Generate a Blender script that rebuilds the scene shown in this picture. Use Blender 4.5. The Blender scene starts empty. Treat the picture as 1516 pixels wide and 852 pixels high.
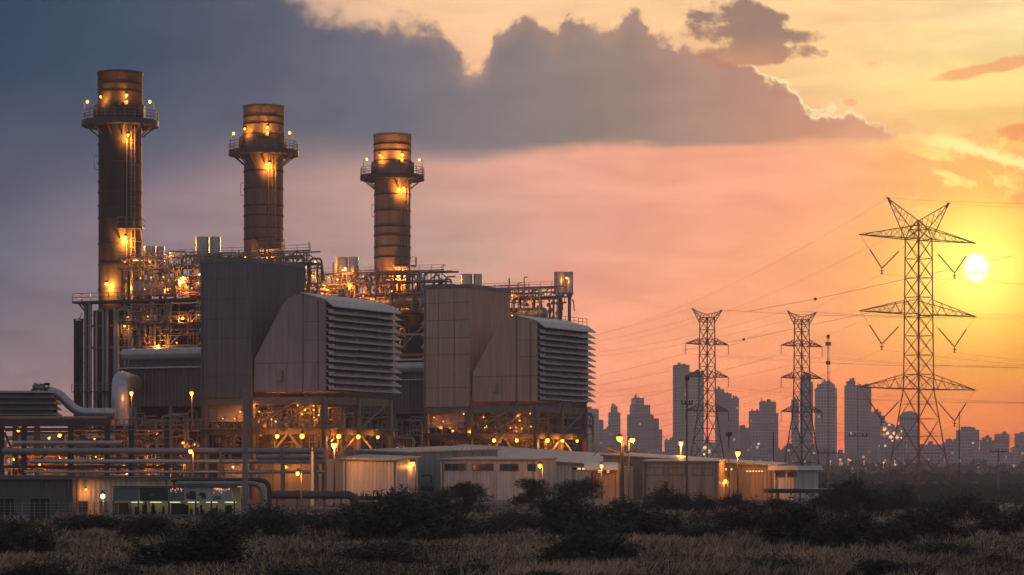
import bpy, math, random
import numpy as np
from mathutils import Vector, Matrix

random.seed(7)
R = math.radians
SC = bpy.context.scene
COL = SC.collection
F = 4000.0; CX = 758.0; HY = 694.0; CAMZ = 4.0      # focal length, centre, horizon (photo px), eye height


def XX(px, Y): return (px - CX) * Y / F
def ZZ(py, Y): return CAMZ + (HY - py) * Y / F
def GY(py): return CAMZ * F / (py - HY)             # distance of a ground point seen on photo row py


# ------------------------------------------------------------------ materials
def lin(c):
    return tuple(((v / 255) / 12.92 if v / 255 <= .04045 else ((v / 255 + .055) / 1.055) ** 2.4) for v in c)


def mat(name, col, rough=.6, metal=0., var=.25, vscale=.6, streak=False, corr=0., cstr=.5, stretch=None, col2=None):
    m = bpy.data.materials.new(name); m.use_nodes = True
    nt = m.node_tree; nd = nt.nodes; lk = nt.links
    b = nd['Principled BSDF']
    b.inputs['Roughness'].default_value = rough; b.inputs['Metallic'].default_value = metal
    tc = nd.new('ShaderNodeTexCoord'); mp = nd.new('ShaderNodeMapping')
    lk.new(tc.outputs['Object'], mp.inputs['Vector'])
    if streak: mp.inputs['Scale'].default_value = (1.6, 1.6, .12)
    if stretch: mp.inputs['Scale'].default_value = stretch
    n = nd.new('ShaderNodeTexNoise'); n.inputs['Scale'].default_value = vscale; n.inputs['Detail'].default_value = 7
    n.inputs['Roughness'].default_value = .65
    lk.new(mp.outputs[0], n.inputs['Vector'])
    r = nd.new('ShaderNodeValToRGB')
    c2 = col2 or tuple(min(1, c * (1 + var)) for c in col)
    r.color_ramp.elements[0].position = .3; r.color_ramp.elements[1].position = .72
    r.color_ramp.elements[0].color = (*[c * (1 - var) for c in col], 1); r.color_ramp.elements[1].color = (*c2, 1)
    lk.new(n.outputs['Fac'], r.inputs['Fac']); lk.new(r.outputs['Color'], b.inputs['Base Color'])
    mr = nd.new('ShaderNodeMapRange'); mr.inputs['To Min'].default_value = max(.05, rough - .15); mr.inputs['To Max'].default_value = min(1, rough + .15)
    lk.new(n.outputs['Fac'], mr.inputs['Value']); lk.new(mr.outputs[0], b.inputs['Roughness'])
    if corr > 0:
        sp = nd.new('ShaderNodeSeparateXYZ'); lk.new(tc.outputs['Object'], sp.inputs[0])
        a = nd.new('ShaderNodeMath'); a.operation = 'ADD'; lk.new(sp.outputs[0], a.inputs[0]); lk.new(sp.outputs[1], a.inputs[1])
        k = nd.new('ShaderNodeMath'); k.operation = 'MULTIPLY'; k.inputs[1].default_value = 2 * math.pi / corr; lk.new(a.outputs[0], k.inputs[0])
        s = nd.new('ShaderNodeMath'); s.operation = 'SINE'; lk.new(k.outputs[0], s.inputs[0])
        bp = nd.new('ShaderNodeBump'); bp.inputs['Strength'].default_value = cstr; bp.inputs['Distance'].default_value = corr * .25
        lk.new(s.outputs[0], bp.inputs['Height']); lk.new(bp.outputs[0], b.inputs['Normal'])
    return m


def emit(name, col, strength):
    m = bpy.data.materials.new(name); m.use_nodes = True
    b = m.node_tree.nodes['Principled BSDF']
    b.inputs['Base Color'].default_value = (.8, .7, .5, 1)
    b.inputs['Emission Color'].default_value = (*col, 1); b.inputs['Emission Strength'].default_value = strength
    return m


def leafmat(name, c1, c2, scale=.5):
    m = bpy.data.materials.new(name); m.use_nodes = True
    nt = m.node_tree; nd = nt.nodes; lk = nt.links; b = nd['Principled BSDF']
    b.inputs['Roughness'].default_value = .75
    g = nd.new('ShaderNodeNewGeometry'); tc = nd.new('ShaderNodeTexCoord')
    n = nd.new('ShaderNodeTexNoise'); n.inputs['Scale'].default_value = scale; n.inputs['Detail'].default_value = 4
    lk.new(tc.outputs['Object'], n.inputs['Vector'])
    a = nd.new('ShaderNodeMath'); a.operation = 'MULTIPLY_ADD'; a.inputs[1].default_value = .55
    lk.new(g.outputs['Random Per Island'], a.inputs[0])
    s = nd.new('ShaderNodeMath'); s.operation = 'MULTIPLY_ADD'; s.inputs[1].default_value = 1.6; s.inputs[2].default_value = -.58
    lk.new(n.outputs['Fac'], s.inputs[0]); lk.new(s.outputs[0], a.inputs[2])
    r = nd.new('ShaderNodeValToRGB')
    r.color_ramp.elements[0].color = (*c1, 1); r.color_ramp.elements[1].color = (*c2, 1)
    lk.new(a.outputs[0], r.inputs['Fac']); lk.new(r.outputs[0], b.inputs['Base Color'])
    return m


M = {
    'steel_dark': mat('dark_steel', (.07, .072, .08), .55, .2),
    'steel': mat('painted_steel', (.2, .195, .19), .5, .1),
    'steel_warm': mat('primer_steel', (.27, .235, .2), .55, 0),
    'galv': mat('galvanised_steel', (.42, .43, .45), .42, .6),
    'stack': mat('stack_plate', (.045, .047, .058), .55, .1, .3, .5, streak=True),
    'stack_mid_glare': mat('glare_tint_stack_plate', (.19, .17, .165), .55, .1, .3, .5, streak=True),  # same plate as the first chimney, veiling glare mixed into the colour
    'stack_full_glare': mat('strong_glare_stack_plate', (.33, .27, .235), .55, .1, .3, .5, streak=True),  # same plate again, stronger veiling glare put into the colour
    'stack_ring': mat('stack_ring_steel', (.025, .024, .025), .6, .1),
    'house': mat('cool_shade_cladding', (.18, .172, .195), .5, .1, .3, 1.1, streak=True),  # one cladding on both houses, cooler dimmer light put into this colour
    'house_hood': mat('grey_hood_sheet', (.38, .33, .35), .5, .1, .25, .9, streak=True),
    'house_warm_lit': mat('warm_light_cladding', (.62, .42, .31), .5, .1, .25, 1.1, streak=True),  # the same cladding with the warm light put into its colour
    'louvre': mat('louvre_aluminium', (.56, .55, .56), .5, .25, .3, 1.2),
    'louvre_dark': mat('louvre_recess', (.03, .03, .032), .8),
    'casing': mat('blue_grey_casing', (.13, .14, .17), .5, .15, .2, .5, streak=True, corr=.6, cstr=.6),
    'dark': mat('near_black_steel', (.035, .035, .04), .7),  # near-black tone, also gives the shade in the void boxes
    'insul': mat('aluminium_jacket', (.5, .51, .53), .4, .65, .2, .7),
    'insul_dull': mat('dull_pipe_jacket', (.3, .3, .31), .5, .4, .25, .7),
    'silencer': mat('silencer_sheet', (.55, .56, .58), .35, .6, .2, .5, streak=True),
    'copper': mat('copper_tone_pipe', (.42, .24, .14), .5, .2),
    'wall_beige': mat('beige_panel', (.42, .36, .3), .6, 0, .15, .5, streak=True),
    'shed': mat('corrugated_shed_sheet', (.68, .65, .6), .5, .1, .28, 1.0, streak=True, corr=.4, cstr=.35),
    'shed_green': mat('green_grey_sheet', (.3, .33, .32), .5, .1, .28, 1.0, streak=True, corr=.5, cstr=.3),
    'shed_tan': mat('tan_sheet', (.46, .37, .27), .55, .1, .3, 1.0, streak=True, corr=.45, cstr=.35),
    'shed_dark': mat('dark_sheet', (.14, .145, .16), .6, .1, .25, .5, streak=True, corr=.3, cstr=.3),
    'roof': mat('roof_sheet', (.46, .43, .41), .38, .35, .2, .5, corr=.7, cstr=.3),
    'white': mat('white_paint', (.75, .74, .72), .5, 0, .1, .8),
    'concrete': mat('pole_concrete', (.3, .29, .28), .8, 0, .2, 1.2),
    'window': mat('dusty_window', (.045, .055, .07), .15, 0, .3, 1.5),
    'pylon': mat('pylon_glare_red', (.5, .15, .08), .6, .1, .2, .5),  # red of the sun glare put into the steel colour
    'pylon_dark': mat('weathered_pylon_steel', (.15, .085, .08), .6, .1, .2, .5),
    'wire': mat('wire_metal', (.3, .2, .17), .6, .1),
    'porcelain': mat('brown_porcelain', (.14, .07, .05), .3),
    'orange': mat('orange_vest_cloth', (.7, .2, .04), .7),
    'panel_blue': mat('blue_grey_board', (.17, .2, .23), .5),
    'panel_green': mat('dark_green_board', (.03, .05, .045), .5),
    'panel_white': mat('white_board', (.5, .5, .52), .5),
    'cream': mat('cream_wall', (.55, .5, .34), .6),
    'bark': mat('bark', (.06, .045, .035), .9, 0, .3, 3),
    'sodium': emit('sodium_bulb', (1, .36, .04), 3.0),
    'sodium_soft': emit('sodium_bulb_small', (1, .36, .045), 2.4),
    'warm_white': emit('warm_white_bulb', (1, .62, .25), 2.6),
    'pinkled': emit('pink_festoon_bulb', (1, .42, .28), 1.1),
    'tube': emit('fluorescent_tube', (.9, 1, .6), .8),
    'yellowlamp': emit('yellow_lamp', (1, .85, .2), 9),
    'lit_window': emit('lit_window_glass', (1, .55, .14), 1.3),
    'far_light': emit('far_floodlight', (1, .52, .3), 2.2),
    'leaf_dark': leafmat('dark_scrub_leaves', (.012, .016, .01), (.075, .085, .042)),
    'leaf_green': leafmat('green_scrub_leaves', (.016, .024, .012), (.085, .115, .05)),
    'leaf_brown': leafmat('brown_scrub_leaves', (.018, .015, .011), (.11, .08, .05)),
    'straw': leafmat('dry_straw', (.055, .04, .026), (.92, .66, .43), .1),
    'weeds': leafmat('low_weeds', (.014, .016, .01), (.075, .07, .04), .2),
}


# ------------------------------------------------------------------ mesh building
class MB:
    def __init__(s): s.v = []; s.f = []; s.sm = []

    def add(s, vs, fs, smooth=False):
        o = len(s.v); s.v += [tuple(v) for v in vs]
        for f in fs: s.f.append(tuple(i + o for i in f)); s.sm.append(smooth)
        return s

    def box(s, x0, x1, y0, y1, z0, z1):
        vs = [(x, y, z) for z in (z0, z1) for y in (y0, y1) for x in (x0, x1)]
        return s.add(vs, [(0, 2, 3, 1), (4, 5, 7, 6), (0, 1, 5, 4), (2, 6, 7, 3), (0, 4, 6, 2), (1, 3, 7, 5)])

    def bar(s, p, q, w, h=None):
        p = Vector(p); q = Vector(q); d = q - p
        if d.length < 1e-6: return s
        d.normalize(); up = Vector((0, 0, 1)) if abs(d.z) < .95 else Vector((0, 1, 0))
        a = d.cross(up).normalized() * w / 2; b = a.cross(d).normalized() * (h or w) / 2
        vs = [p - a - b, p + a - b, p + a + b, p - a + b, q - a - b, q + a - b, q + a + b, q - a + b]
        return s.add(vs, [(3, 2, 1, 0), (4, 5, 6, 7), (0, 1, 5, 4), (1, 2, 6, 5), (2, 3, 7, 6), (3, 0, 4, 7)])

    def cyl(s, p, q, r0, r1=None, n=12, cap=True, smooth=True):
        r1 = r0 if r1 is None else r1
        p = Vector(p); q = Vector(q); d = (q - p).normalized()
        up = Vector((0, 0, 1)) if abs(d.z) < .95 else Vector((0, 1, 0))
        a = d.cross(up).normalized(); b = d.cross(a).normalized()
        vs = []
        for c, r in ((p, r0), (q, r1)):
            for k in range(n):
                t = 2 * math.pi * k / n; vs.append(c + (a * math.cos(t) + b * math.sin(t)) * r)
        s.add(vs, [(k, (k + 1) % n, n + (k + 1) % n, n + k) for k in range(n)], smooth)
        if cap:
            s.add(vs[:n], [tuple(range(n - 1, -1, -1))]); s.add(vs[n:], [tuple(range(n))])
        return s

    def tube(s, pts, r, n=8, smooth=True):
        pts = [Vector(p) for p in pts]; vs = []
        rr = r if isinstance(r, (list, tuple)) else [r] * len(pts)
        d0 = (pts[1] - pts[0]).normalized(); up = Vector((0, 0, 1)) if abs(d0.z) < .95 else Vector((0, 1, 0))
        a = d0.cross(up).normalized()
        for i, p in enumerate(pts):
            d = (pts[min(i + 1, len(pts) - 1)] - pts[max(i - 1, 0)]).normalized()
            a = (a - d * a.dot(d)).normalized(); b = d.cross(a)
            for k in range(n):
                t = 2 * math.pi * k / n; vs.append(p + (a * math.cos(t) + b * math.sin(t)) * rr[i])
        fs = [(i * n + k, i * n + (k + 1) % n, (i + 1) * n + (k + 1) % n, (i + 1) * n + k) for i in range(len(pts) - 1) for k in range(n)]
        s.add(vs, fs, smooth)
        return s.add(vs[:n], [tuple(range(n - 1, -1, -1))]).add(vs[-n:], [tuple(range(n))])

    def prism(s, poly, y0, y1):                       # poly in x,z extruded along y
        n = len(poly); vs = [(x, y0, z) for x, z in poly] + [(x, y1, z) for x, z in poly]
        return s.add(vs, [tuple(range(n)), tuple(range(2 * n - 1, n - 1, -1))] + [(k, k + n, (k + 1) % n + n, (k + 1) % n) for k in range(n)])

    def sphere(s, c, r, n=8, m=6, sz=1.):
        vs = []; fs = []
        for i in range(m + 1):
            t = math.pi * i / m
            for k in range(n):
                a = 2 * math.pi * k / n
                vs.append((c[0] + r * math.sin(t) * math.cos(a), c[1] + r * math.sin(t) * math.sin(a), c[2] + r * sz * math.cos(t)))
        for i in range(m):
            for k in range(n): fs.append((i * n + k, (i + 1) * n + k, (i + 1) * n + (k + 1) % n, i * n + (k + 1) % n))
        return s.add(vs, fs, True)

    def build(s, name, m, parent=None, label=None):
        me = bpy.data.meshes.new(name); me.from_pydata(s.v, [], s.f); me.materials.append(m)
        me.polygons.foreach_set('use_smooth', s.sm); me.update()
        o = bpy.data.objects.new(name, me); COL.objects.link(o)
        if parent is not None: o.parent = parent
        if label: o['label'] = label
        return o


def bend(pts, rad, k=5):                              # round the corners of a pipe's path
    pts = [Vector(p) for p in pts]; out = [pts[0]]
    for i in range(1, len(pts) - 1):
        p = pts[i]; a = pts[i - 1] - p; b = pts[i + 1] - p
        ra = min(rad, a.length * .49, b.length * .49)
        A = p + a.normalized() * ra; B = p + b.normalized() * ra
        for j in range(k + 1):
            t = j / k; out.append(A * (1 - t) ** 2 + p * 2 * t * (1 - t) + B * t * t)
    return out + [pts[-1]]


LABELS = {}


def tag(o, label, cat, group=None, kind=None):
    o['label'] = label; o['category'] = cat
    if group: o['group'] = group
    if kind: o['kind'] = kind
    LABELS.setdefault(label, []).append(o.name)
    return o


def thing(name, label, cat, loc=(0, 0, 0), rz=0., group=None):
    o = bpy.data.objects.new(name, None); COL.objects.link(o); o.empty_display_size = .5
    o.location = loc; o.rotation_euler = (0, 0, rz)
    return tag(o, label, cat, group)


def structure(o): o['kind'] = 'structure'; return o


def copy_tree(o, parent=None):
    c = o.copy(); COL.objects.link(c); c.parent = parent
    for ch in list(o.children): copy_tree(ch, c)
    return c


LD = {}


def lamp_light(parent, loc, power, col=(1, .3, .035), rad=.12):
    key = (round(power, 1), col, rad)
    if key not in LD:
        d = bpy.data.lights.new('lamp_light', 'POINT'); d.energy = power; d.color = col; d.shadow_soft_size = rad; LD[key] = d
    o = bpy.data.objects.new('lamp_light', LD[key]); COL.objects.link(o); o.location = loc
    if parent is not None: o.parent = parent
    return o


def rail(mb, pts, h=1.15, step=1.6, w=.08):
    for a, b in zip(pts[:-1], pts[1:]):
        a = Vector(a); b = Vector(b); n = max(1, int((b - a).length / step))
        for k in (.5, 1):
            mb.bar(a + Vector((0, 0, h * k)), b + Vector((0, 0, h * k)), w)
        for i in range(n + 1):
            p = a.lerp(b, i / n); mb.bar(p, p + Vector((0, 0, h)), w)
    return mb


LR = random.Random(17)


def bulb(parent, loc, r=.22, power=150, m='sodium', off=(0, -.5, -.1), stem=None, name='lamp'):
    """a bulkhead lamp: dark bracket with a glowing globe as its sub-part and a real light beside it"""
    r *= LR.uniform(.75, 1.12); power *= LR.uniform(.45, 1.5)
    if m == 'sodium_soft' and LR.random() < .18: m = 'warm_white'
    x, y, z = loc; mb = MB(); mb.cyl((x, y, z + r * .8), (x, y, z + r * 1.9), r * .9, r * .45, 8)
    if stem: mb.bar((x, y, z + r * 1.7), stem, .09)
    else: mb.bar((x, y, z + r * 1.6), (x, y + .5, z + r * 1.6), .09)
    b = mb.build(name, M['steel'], parent)
    MB().sphere((x, y, z), r).build('bulb', M[m], b)
    if power: lamp_light(parent, (x + off[0], y + off[1], z + off[2] - r), power)
    return b


PLANT = -R(25.8); UC, US = math.cos(PLANT), math.sin(PLANT)      # the plant grid: local x to the right and nearer, local y to the right and farther
# ------------------------------------------------------------------ camera, sun, sky
RHO = .00029; HZ_LEFT = (.2, .15, .16); HZ_RIGHT = (.22, .15, .15)
cam = bpy.data.cameras.new('camera'); co = bpy.data.objects.new('camera', cam); COL.objects.link(co)
co.location = (0, 0, CAMZ); co.rotation_euler = (R(90), 0, 0)
cam.sensor_width = 36; cam.lens = F / 1516 * 36; cam.shift_y = (HY - 426) / 1516; cam.clip_end = 20000; cam.clip_start = .5
SC.camera = co
SUN_AZ = math.atan((1445 - CX) / F); SUN_EL = math.atan((HY - 396) / F)
sl = bpy.data.lights.new('sun', 'SUN'); sl.energy = 1.2; sl.angle = R(.55); sl.color = (1, .5, .2)
so = bpy.data.objects.new('sun', sl); COL.objects.link(so)
dv = Vector((math.sin(SUN_AZ) * math.cos(SUN_EL), math.cos(SUN_AZ) * math.cos(SUN_EL), math.sin(SUN_EL)))
so.rotation_euler = (-dv).to_track_quat('-Z', 'Y').to_euler(); so.location = (100, 600, 300)

W = bpy.data.worlds.new('World'); SC.world = W; W.use_nodes = True
wt = W.node_tree; wn = wt.nodes; wl = wt.links
for n in list(wn): wn.remove(n)


class S:                                              # a socket with arithmetic
    def __init__(s, o): s.o = o
    def __add__(s, b): return mth('ADD', s, b)
    def __radd__(s, b): return mth('ADD', b, s)
    def __sub__(s, b): return mth('SUBTRACT', s, b)
    def __rsub__(s, b): return mth('SUBTRACT', b, s)
    def __mul__(s, b): return mth('MULTIPLY', s, b)
    def __rmul__(s, b): return mth('MULTIPLY', b, s)
    def __truediv__(s, b): return mth('DIVIDE', s, b)
    def __rtruediv__(s, b): return mth('DIVIDE', b, s)


def plug(inp, v):
    if isinstance(v, S): wl.new(v.o, inp)
    else: inp.default_value = v


def mth(op, *a, clamp=False):
    n = wn.new('ShaderNodeMath'); n.operation = op; n.use_clamp = clamp
    for i, v in enumerate(a): plug(n.inputs[i], v)
    return S(n.outputs[0])


def sstep(a, b, v):                                   # 0 at a, 1 at b
    n = wn.new('ShaderNodeMapRange'); n.interpolation_type = 'SMOOTHSTEP'
    plug(n.inputs['Value'], v); plug(n.inputs['From Min'], a); plug(n.inputs['From Max'], b)
    return S(n.outputs[0])


def lstep(a, b, v):
    n = wn.new('ShaderNodeMapRange'); plug(n.inputs['Value'], v); plug(n.inputs['From Min'], a); plug(n.inputs['From Max'], b)
    return S(n.outputs[0])


def mixc(f, a, b, mode='MIX'):
    n = wn.new('ShaderNodeMix'); n.data_type = 'RGBA'; n.blend_type = mode
    plug(n.inputs[0], f)
    for i, v in ((6, a), (7, b)):
        if isinstance(v, S): wl.new(v.o, n.inputs[i])
        else: n.inputs[i].default_value = (*v, 1)
    return S(n.outputs[2])


def noise(vec, scale, detail=5, rough=.55, dist=0.):
    n = wn.new('ShaderNodeTexNoise'); n.inputs['Scale'].default_value = scale; n.inputs['Detail'].default_value = detail
    n.inputs['Roughness'].default_value = rough; n.inputs['Distortion'].default_value = dist
    wl.new(vec.o, n.inputs['Vector']); return S(n.outputs['Fac'])


def comb(x, y, z=0.):
    n = wn.new('ShaderNodeCombineXYZ')
    for i, v in enumerate((x, y, z)): plug(n.inputs[i], v)
    return S(n.outputs[0])


tcn = wn.new('ShaderNodeTexCoord'); sep = wn.new('ShaderNodeSeparateXYZ'); wl.new(tcn.outputs['Generated'], sep.inputs[0])
dx, dy, dz = S(sep.outputs[0]), S(sep.outputs[1]), S(sep.outputs[2])
hyp = mth('SQRT', mth('MAXIMUM', dx * dx + dy * dy, 1e-6))
AZ = mth('ARCTAN2', dx, dy)
AZC = mth('MAXIMUM', mth('MINIMUM', AZ, .75), -.75)
PX = CX + F * mth('TANGENT', AZC)                     # azimuth and elevation of the sky direction, counted in 1/4000 rad
PY = mth('MAXIMUM', HY - F * ((dz / hyp) / mth('COSINE', AZC)), -9000.)
EL = mth('ARCTAN2', dz, hyp)


def ramp(v, lo, hi, stops, interp='LINEAR'):
    n = wn.new('ShaderNodeValToRGB'); cr = n.color_ramp; cr.interpolation = interp
    wl.new(lstep(lo, hi, v).o, n.inputs[0])
    for i, (p, c) in enumerate(stops):
        t = (p - lo) / (hi - lo)
        e = cr.elements[i] if i < 2 else cr.elements.new(t)
        e.position = t; e.color = (*lin(c), 1)
    return S(n.outputs[0])


def curve(v, lo, hi, vlo, vhi, pts):
    n = wn.new('ShaderNodeFloatCurve'); wl.new(lstep(lo, hi, v).o, n.inputs['Value'])
    c = n.mapping.curves[0]
    P = [((x - lo) / (hi - lo), (y - vlo) / (vhi - vlo)) for x, y in pts]
    c.points[0].location = P[0]; c.points[1].location = P[-1]
    for p in P[1:-1]: c.points.new(*p)
    for p in c.points: p.handle_type = 'AUTO_CLAMPED'
    n.mapping.update()
    return S(n.outputs[0]) * (vhi - vlo) + vlo


rows = [
    (-260, [(-900, (60, 72, 98)), (0, (68, 84, 108)), (500, (180, 160, 150)), (900, (240, 200, 158)), (1400, (248, 214, 158)), (2600, (190, 165, 140))]),
    (20, [(-900, (56, 72, 98)), (0, (64, 80, 104)), (300, (106, 110, 122)), (470, (228, 188, 157)), (620, (250, 202, 158)), (900, (254, 207, 158)), (1250, (254, 209, 151)), (1516, (254, 226, 166)), (2600, (215, 160, 120))]),
    (130, [(-900, (64, 76, 100)), (0, (76, 88, 110)), (400, (112, 110, 121)), (700, (250, 192, 153)), (1000, (253, 194, 146)), (1250, (253, 213, 148)), (1420, (254, 223, 145)), (1516, (253, 220, 142)), (2600, (220, 150, 105))]),
    (232, [(-900, (80, 86, 106)), (0, (100, 104, 122)), (250, (134, 122, 134)), (460, (172, 143, 140)), (620, (212, 163, 150)), (800, (236, 170, 148)), (1000, (248, 172, 142)), (1200, (254, 174, 138)), (1380, (253, 190, 132)), (1516, (252, 183, 115)), (2600, (215, 130, 90))]),
    (290, [(-900, (84, 88, 106)), (0, (104, 106, 123)), (230, (145, 128, 138)), (430, (176, 146, 142)), (690, (212, 165, 149)), (855, (235, 170, 146)), (1000, (243, 168, 141)), (1200, (254, 172, 136)), (1335, (252, 178, 131)), (1516, (252, 178, 108)), (2600, (215, 128, 84))]),
    (370, [(-900, (90, 92, 106)), (0, (112, 111, 126)), (250, (148, 131, 139)), (500, (178, 146, 142)), (695, (196, 159, 145)), (850, (228, 164, 144)), (1000, (248, 171, 139)), (1250, (253, 174, 125)), (1516, (253, 178, 92)), (2600, (215, 126, 74))]),
    (470, [(-900, (98, 96, 106)), (0, (124, 115, 127)), (300, (150, 132, 137)), (600, (190, 154, 145)), (850, (247, 168, 140)), (1050, (254, 172, 131)), (1250, (254, 171, 122)), (1516, (249, 166, 88)), (2600, (210, 118, 66))]),
    (570, [(-900, (106, 100, 106)), (0, (150, 129, 134)), (300, (168, 138, 138)), (850, (252, 165, 134)), (1100, (254, 162, 121)), (1300, (252, 151, 106)), (1516, (238, 138, 84)), (2600, (200, 110, 64))]),
    (655, [(-900, (112, 102, 106)), (0, (162, 134, 136)), (850, (243, 152, 130)), (1100, (241, 142, 115)), (1300, (236, 132, 100)), (1516, (226, 126, 84)), (2600, (190, 106, 66))]),
]
BASE = None
for i, (y, st) in enumerate(rows):
    c = ramp(PX, -900, 2600, st)
    BASE = c if BASE is None else mixc(sstep(rows[i - 1][0], y, PY) if False else lstep(rows[i - 1][0], y, PY), BASE, c)
V1 = comb(PX / 100., PY / 100.); V2 = comb(PX / 260., PY / 60.)
nA = noise(V1, 1.9, 7, .58, .25); nB = noise(V1, .8, 5, .5); nS = noise(V2, 1.2, 6, .55, .4); nC = noise(comb(PX / 100. + 7.3, PY / 70.), 1.5, 7, .6, .5)
# streaky lightness in the clear part
BASE = mixc(1., BASE, mixc(sstep(.3, .72, nS), (.925, .9, .92), (1.1, 1.1, 1.08)), 'MULTIPLY')
# soft salmon shelf right of the big cloud and its yellow lit edges towards the sun
shelf_edge = curve(PX, 1100, 1600, 100, 400, [(1100, 235), (1230, 216), (1300, 207), (1370, 206), (1420, 214), (1460, 226), (1516, 240), (1600, 260)])
dsh = PY + (nA - .5) * 46. - shelf_edge
inR = sstep(1180., 1420., PX)
BASE = mixc(sstep(-3., 9., dsh) * sstep(150., 20., dsh) * inR * .55, BASE, lin((252, 170, 112)))
rimY = sstep(-13., 0., dsh) * sstep(15., 1., dsh) * sstep(1330., 1430., PX)
BASE = mixc(rimY * .75, BASE, lin((255, 240, 150)))
gap = sstep(.5, .62, nC) * mth('EXPONENT', 0. - ((PX - 1430.) * (PX - 1430.) / 9000. + (PY - 262.) * (PY - 262.) / 2400.))
BASE = mixc(gap * .9, BASE, lin((255, 236, 132)))
# small clouds on the right
def blob(cx, cy, rx, ry, tilt=0., amp=1.5):
    qx = (PX - cx) / rx; qy = (PY - cy + (PX - cx) * tilt) / ry
    return sstep(1.45, .35, qx * qx + qy * qy + (nC - .5) * (2.2 * amp) + (nA - .5) * (2.4 * amp))
for (cx, cy, rx, ry, tl, am, col, op) in ((1470, 99, 70, 10, .2, 1.3, (246, 164, 112), .75), (1508, 196, 36, 14, 0, 1.3, (242, 152, 105), .85), (1530, 262, 40, 36, 0, 1.5, (248, 160, 100), .8),
                                          (1292, 95, 16, 6, 0, 1.5, (250, 180, 128), .5), (1258, 152, 10, 5, 0, 1.5, (245, 165, 120), .5), (1335, 182, 14, 6, 0, 1.5, (248, 175, 122), .4)):
    BASE = mixc(blob(cx, cy, rx, ry, tl, am) * op, BASE, lin(col))
# sun glow
q2 = (PX - 1445.) * (PX - 1445.) + (PY - 396.) * (PY - 396.)
g1 = mth('EXPONENT', 0. - q2 / 5600.); g2 = mth('EXPONENT', 0. - q2 / 24000.)
BASE = mixc(g2 * .6, BASE, (1.2, .74, .13)); BASE = mixc(g1 * .95, BASE, (1.7, 1.3, .28))
qb = (PX - 1445.) * (PX - 1445.) / 300. + (PY - 397.) * (PY - 397.) / 360. + (nA - .5) * .5
BASE = mixc(rimY * .85, BASE, (1.1, .94, .4)); BASE = mixc(gap * .8, BASE, (1.06, .86, .3))
puff = sstep(.5, .62, nA * .6 + nC * .4) * mth('EXPONENT', 0. - ((PX - 1490.) * (PX - 1490.) / 9000. + (PY - 285.) * (PY - 285.) / 2600.))
BASE = mixc(puff * .75, BASE, lin((250, 164, 100)))
disc = sstep(1.75, .25, qb) * (1. - sstep(6., 1., mth('ABSOLUTE', PY - 404. + (nA - .5) * 6.)) * .62)
BASE = mixc(disc, BASE, (2.3, 2.1, 1.25))
# the big cloud bank
up = curve(PX, -300, 1700, -320, 420, [(-300, -300), (100, -250), (300, -160), (410, -60), (450, -12), (500, -2), (550, 18), (605, 20), (640, 34), (662, 58), (682, 84), (700, 96), (716, 88), (728, 66), (736, 42), (756, 26), (780, 12), (797, 24), (815, 32), (850, 20), (873, 32), (888, 38), (918, 30), (938, 10), (956, 30), (1000, 62), (1040, 74), (1100, 88), (1132, 104), (1170, 136), (1205, 166), (1238, 176), (1266, 168), (1288, 182), (1330, 205), (1700, 400)])
lo = curve(PX, -300, 1700, -320, 420, [(-300, 300), (100, 285), (400, 232), (600, 234), (700, 230), (800, 224), (900, 220), (1050, 215), (1180, 210), (1290, 203), (1330, 196), (1700, -100)])
sU = curve(PX, -300, 1700, 0, 100, [(-300, 90), (420, 60), (560, 36), (660, 24), (720, 19), (800, 17), (1100, 13), (1700, 11)])
sL = curve(PX, -300, 1700, 0, 200, [(-300, 150), (200, 130), (480, 75), (640, 44), (850, 26), (1200, 16), (1700, 12)])
nF = noise(V1, 4.2, 6, .6, .6)
dU = PY - up + (nA - .5) * 95. + (nB - .5) * 30. + (nF - .5) * 30.
dL = lo - PY + (nS - .5) * 40. + (nB - .5) * 40.
mask = sstep(-2., sU, dU) * sstep(0. - sL * .5, sL * .6, dL)
CC = ramp(PX, -900, 1500, [(-900, (52, 66, 90)), (0, (61, 77, 101)), (180, (72, 86, 107)), (400, (94, 98, 114)), (600, (122, 117, 127)), (850, (149, 132, 125)), (1005, (173, 141, 127)), (1100, (188, 144, 125)), (1200, (210, 152, 125)), (1290, (240, 170, 134)), (1500, (242, 170, 132))])
CC = mixc(sstep(70., 240., PY) * sstep(1000., 300., PX) * .3, CC, lin((128, 122, 134)))
CC = mixc(sstep(60., 4., dU) * sstep(300., 700., PX) * .42, CC, lin((196, 152, 132)))
CC = mixc(1., CC, mixc(sstep(.3, .7, nB * .6 + nS * .4), (.9, .9, .92), (1.07, 1.06, 1.05)), 'MULTIPLY')
SKY = mixc(mask, BASE, CC)
rim = sstep(-9., 0., dU) * sstep(7., 0., dU) * sstep(1080., 1150., PX) * sstep(1330., 1250., PX) * sstep(0., 14., dL)
SKY = mixc(rim * .7, SKY, lin((255, 236, 186)))
# the detached cloud above its right end
m2 = mth('MAXIMUM', mth('MAXIMUM', blob(1088, 38, 66, 36, -.1, 1.9), blob(1118, 80, 100, 16, .06, 1.7)), blob(1172, 56, 52, 12, .05, 1.7))
C2 = mixc(sstep(30., 105., PY - (PX - 1090.) * .1), lin((136, 110, 110)), lin((196, 140, 116)))
SKY = mixc(m2 * .84, SKY, mixc(1., C2, mixc(nC, (.8, .8, .82), (1.2, 1.18, 1.15)), 'MULTIPLY'))

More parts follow.
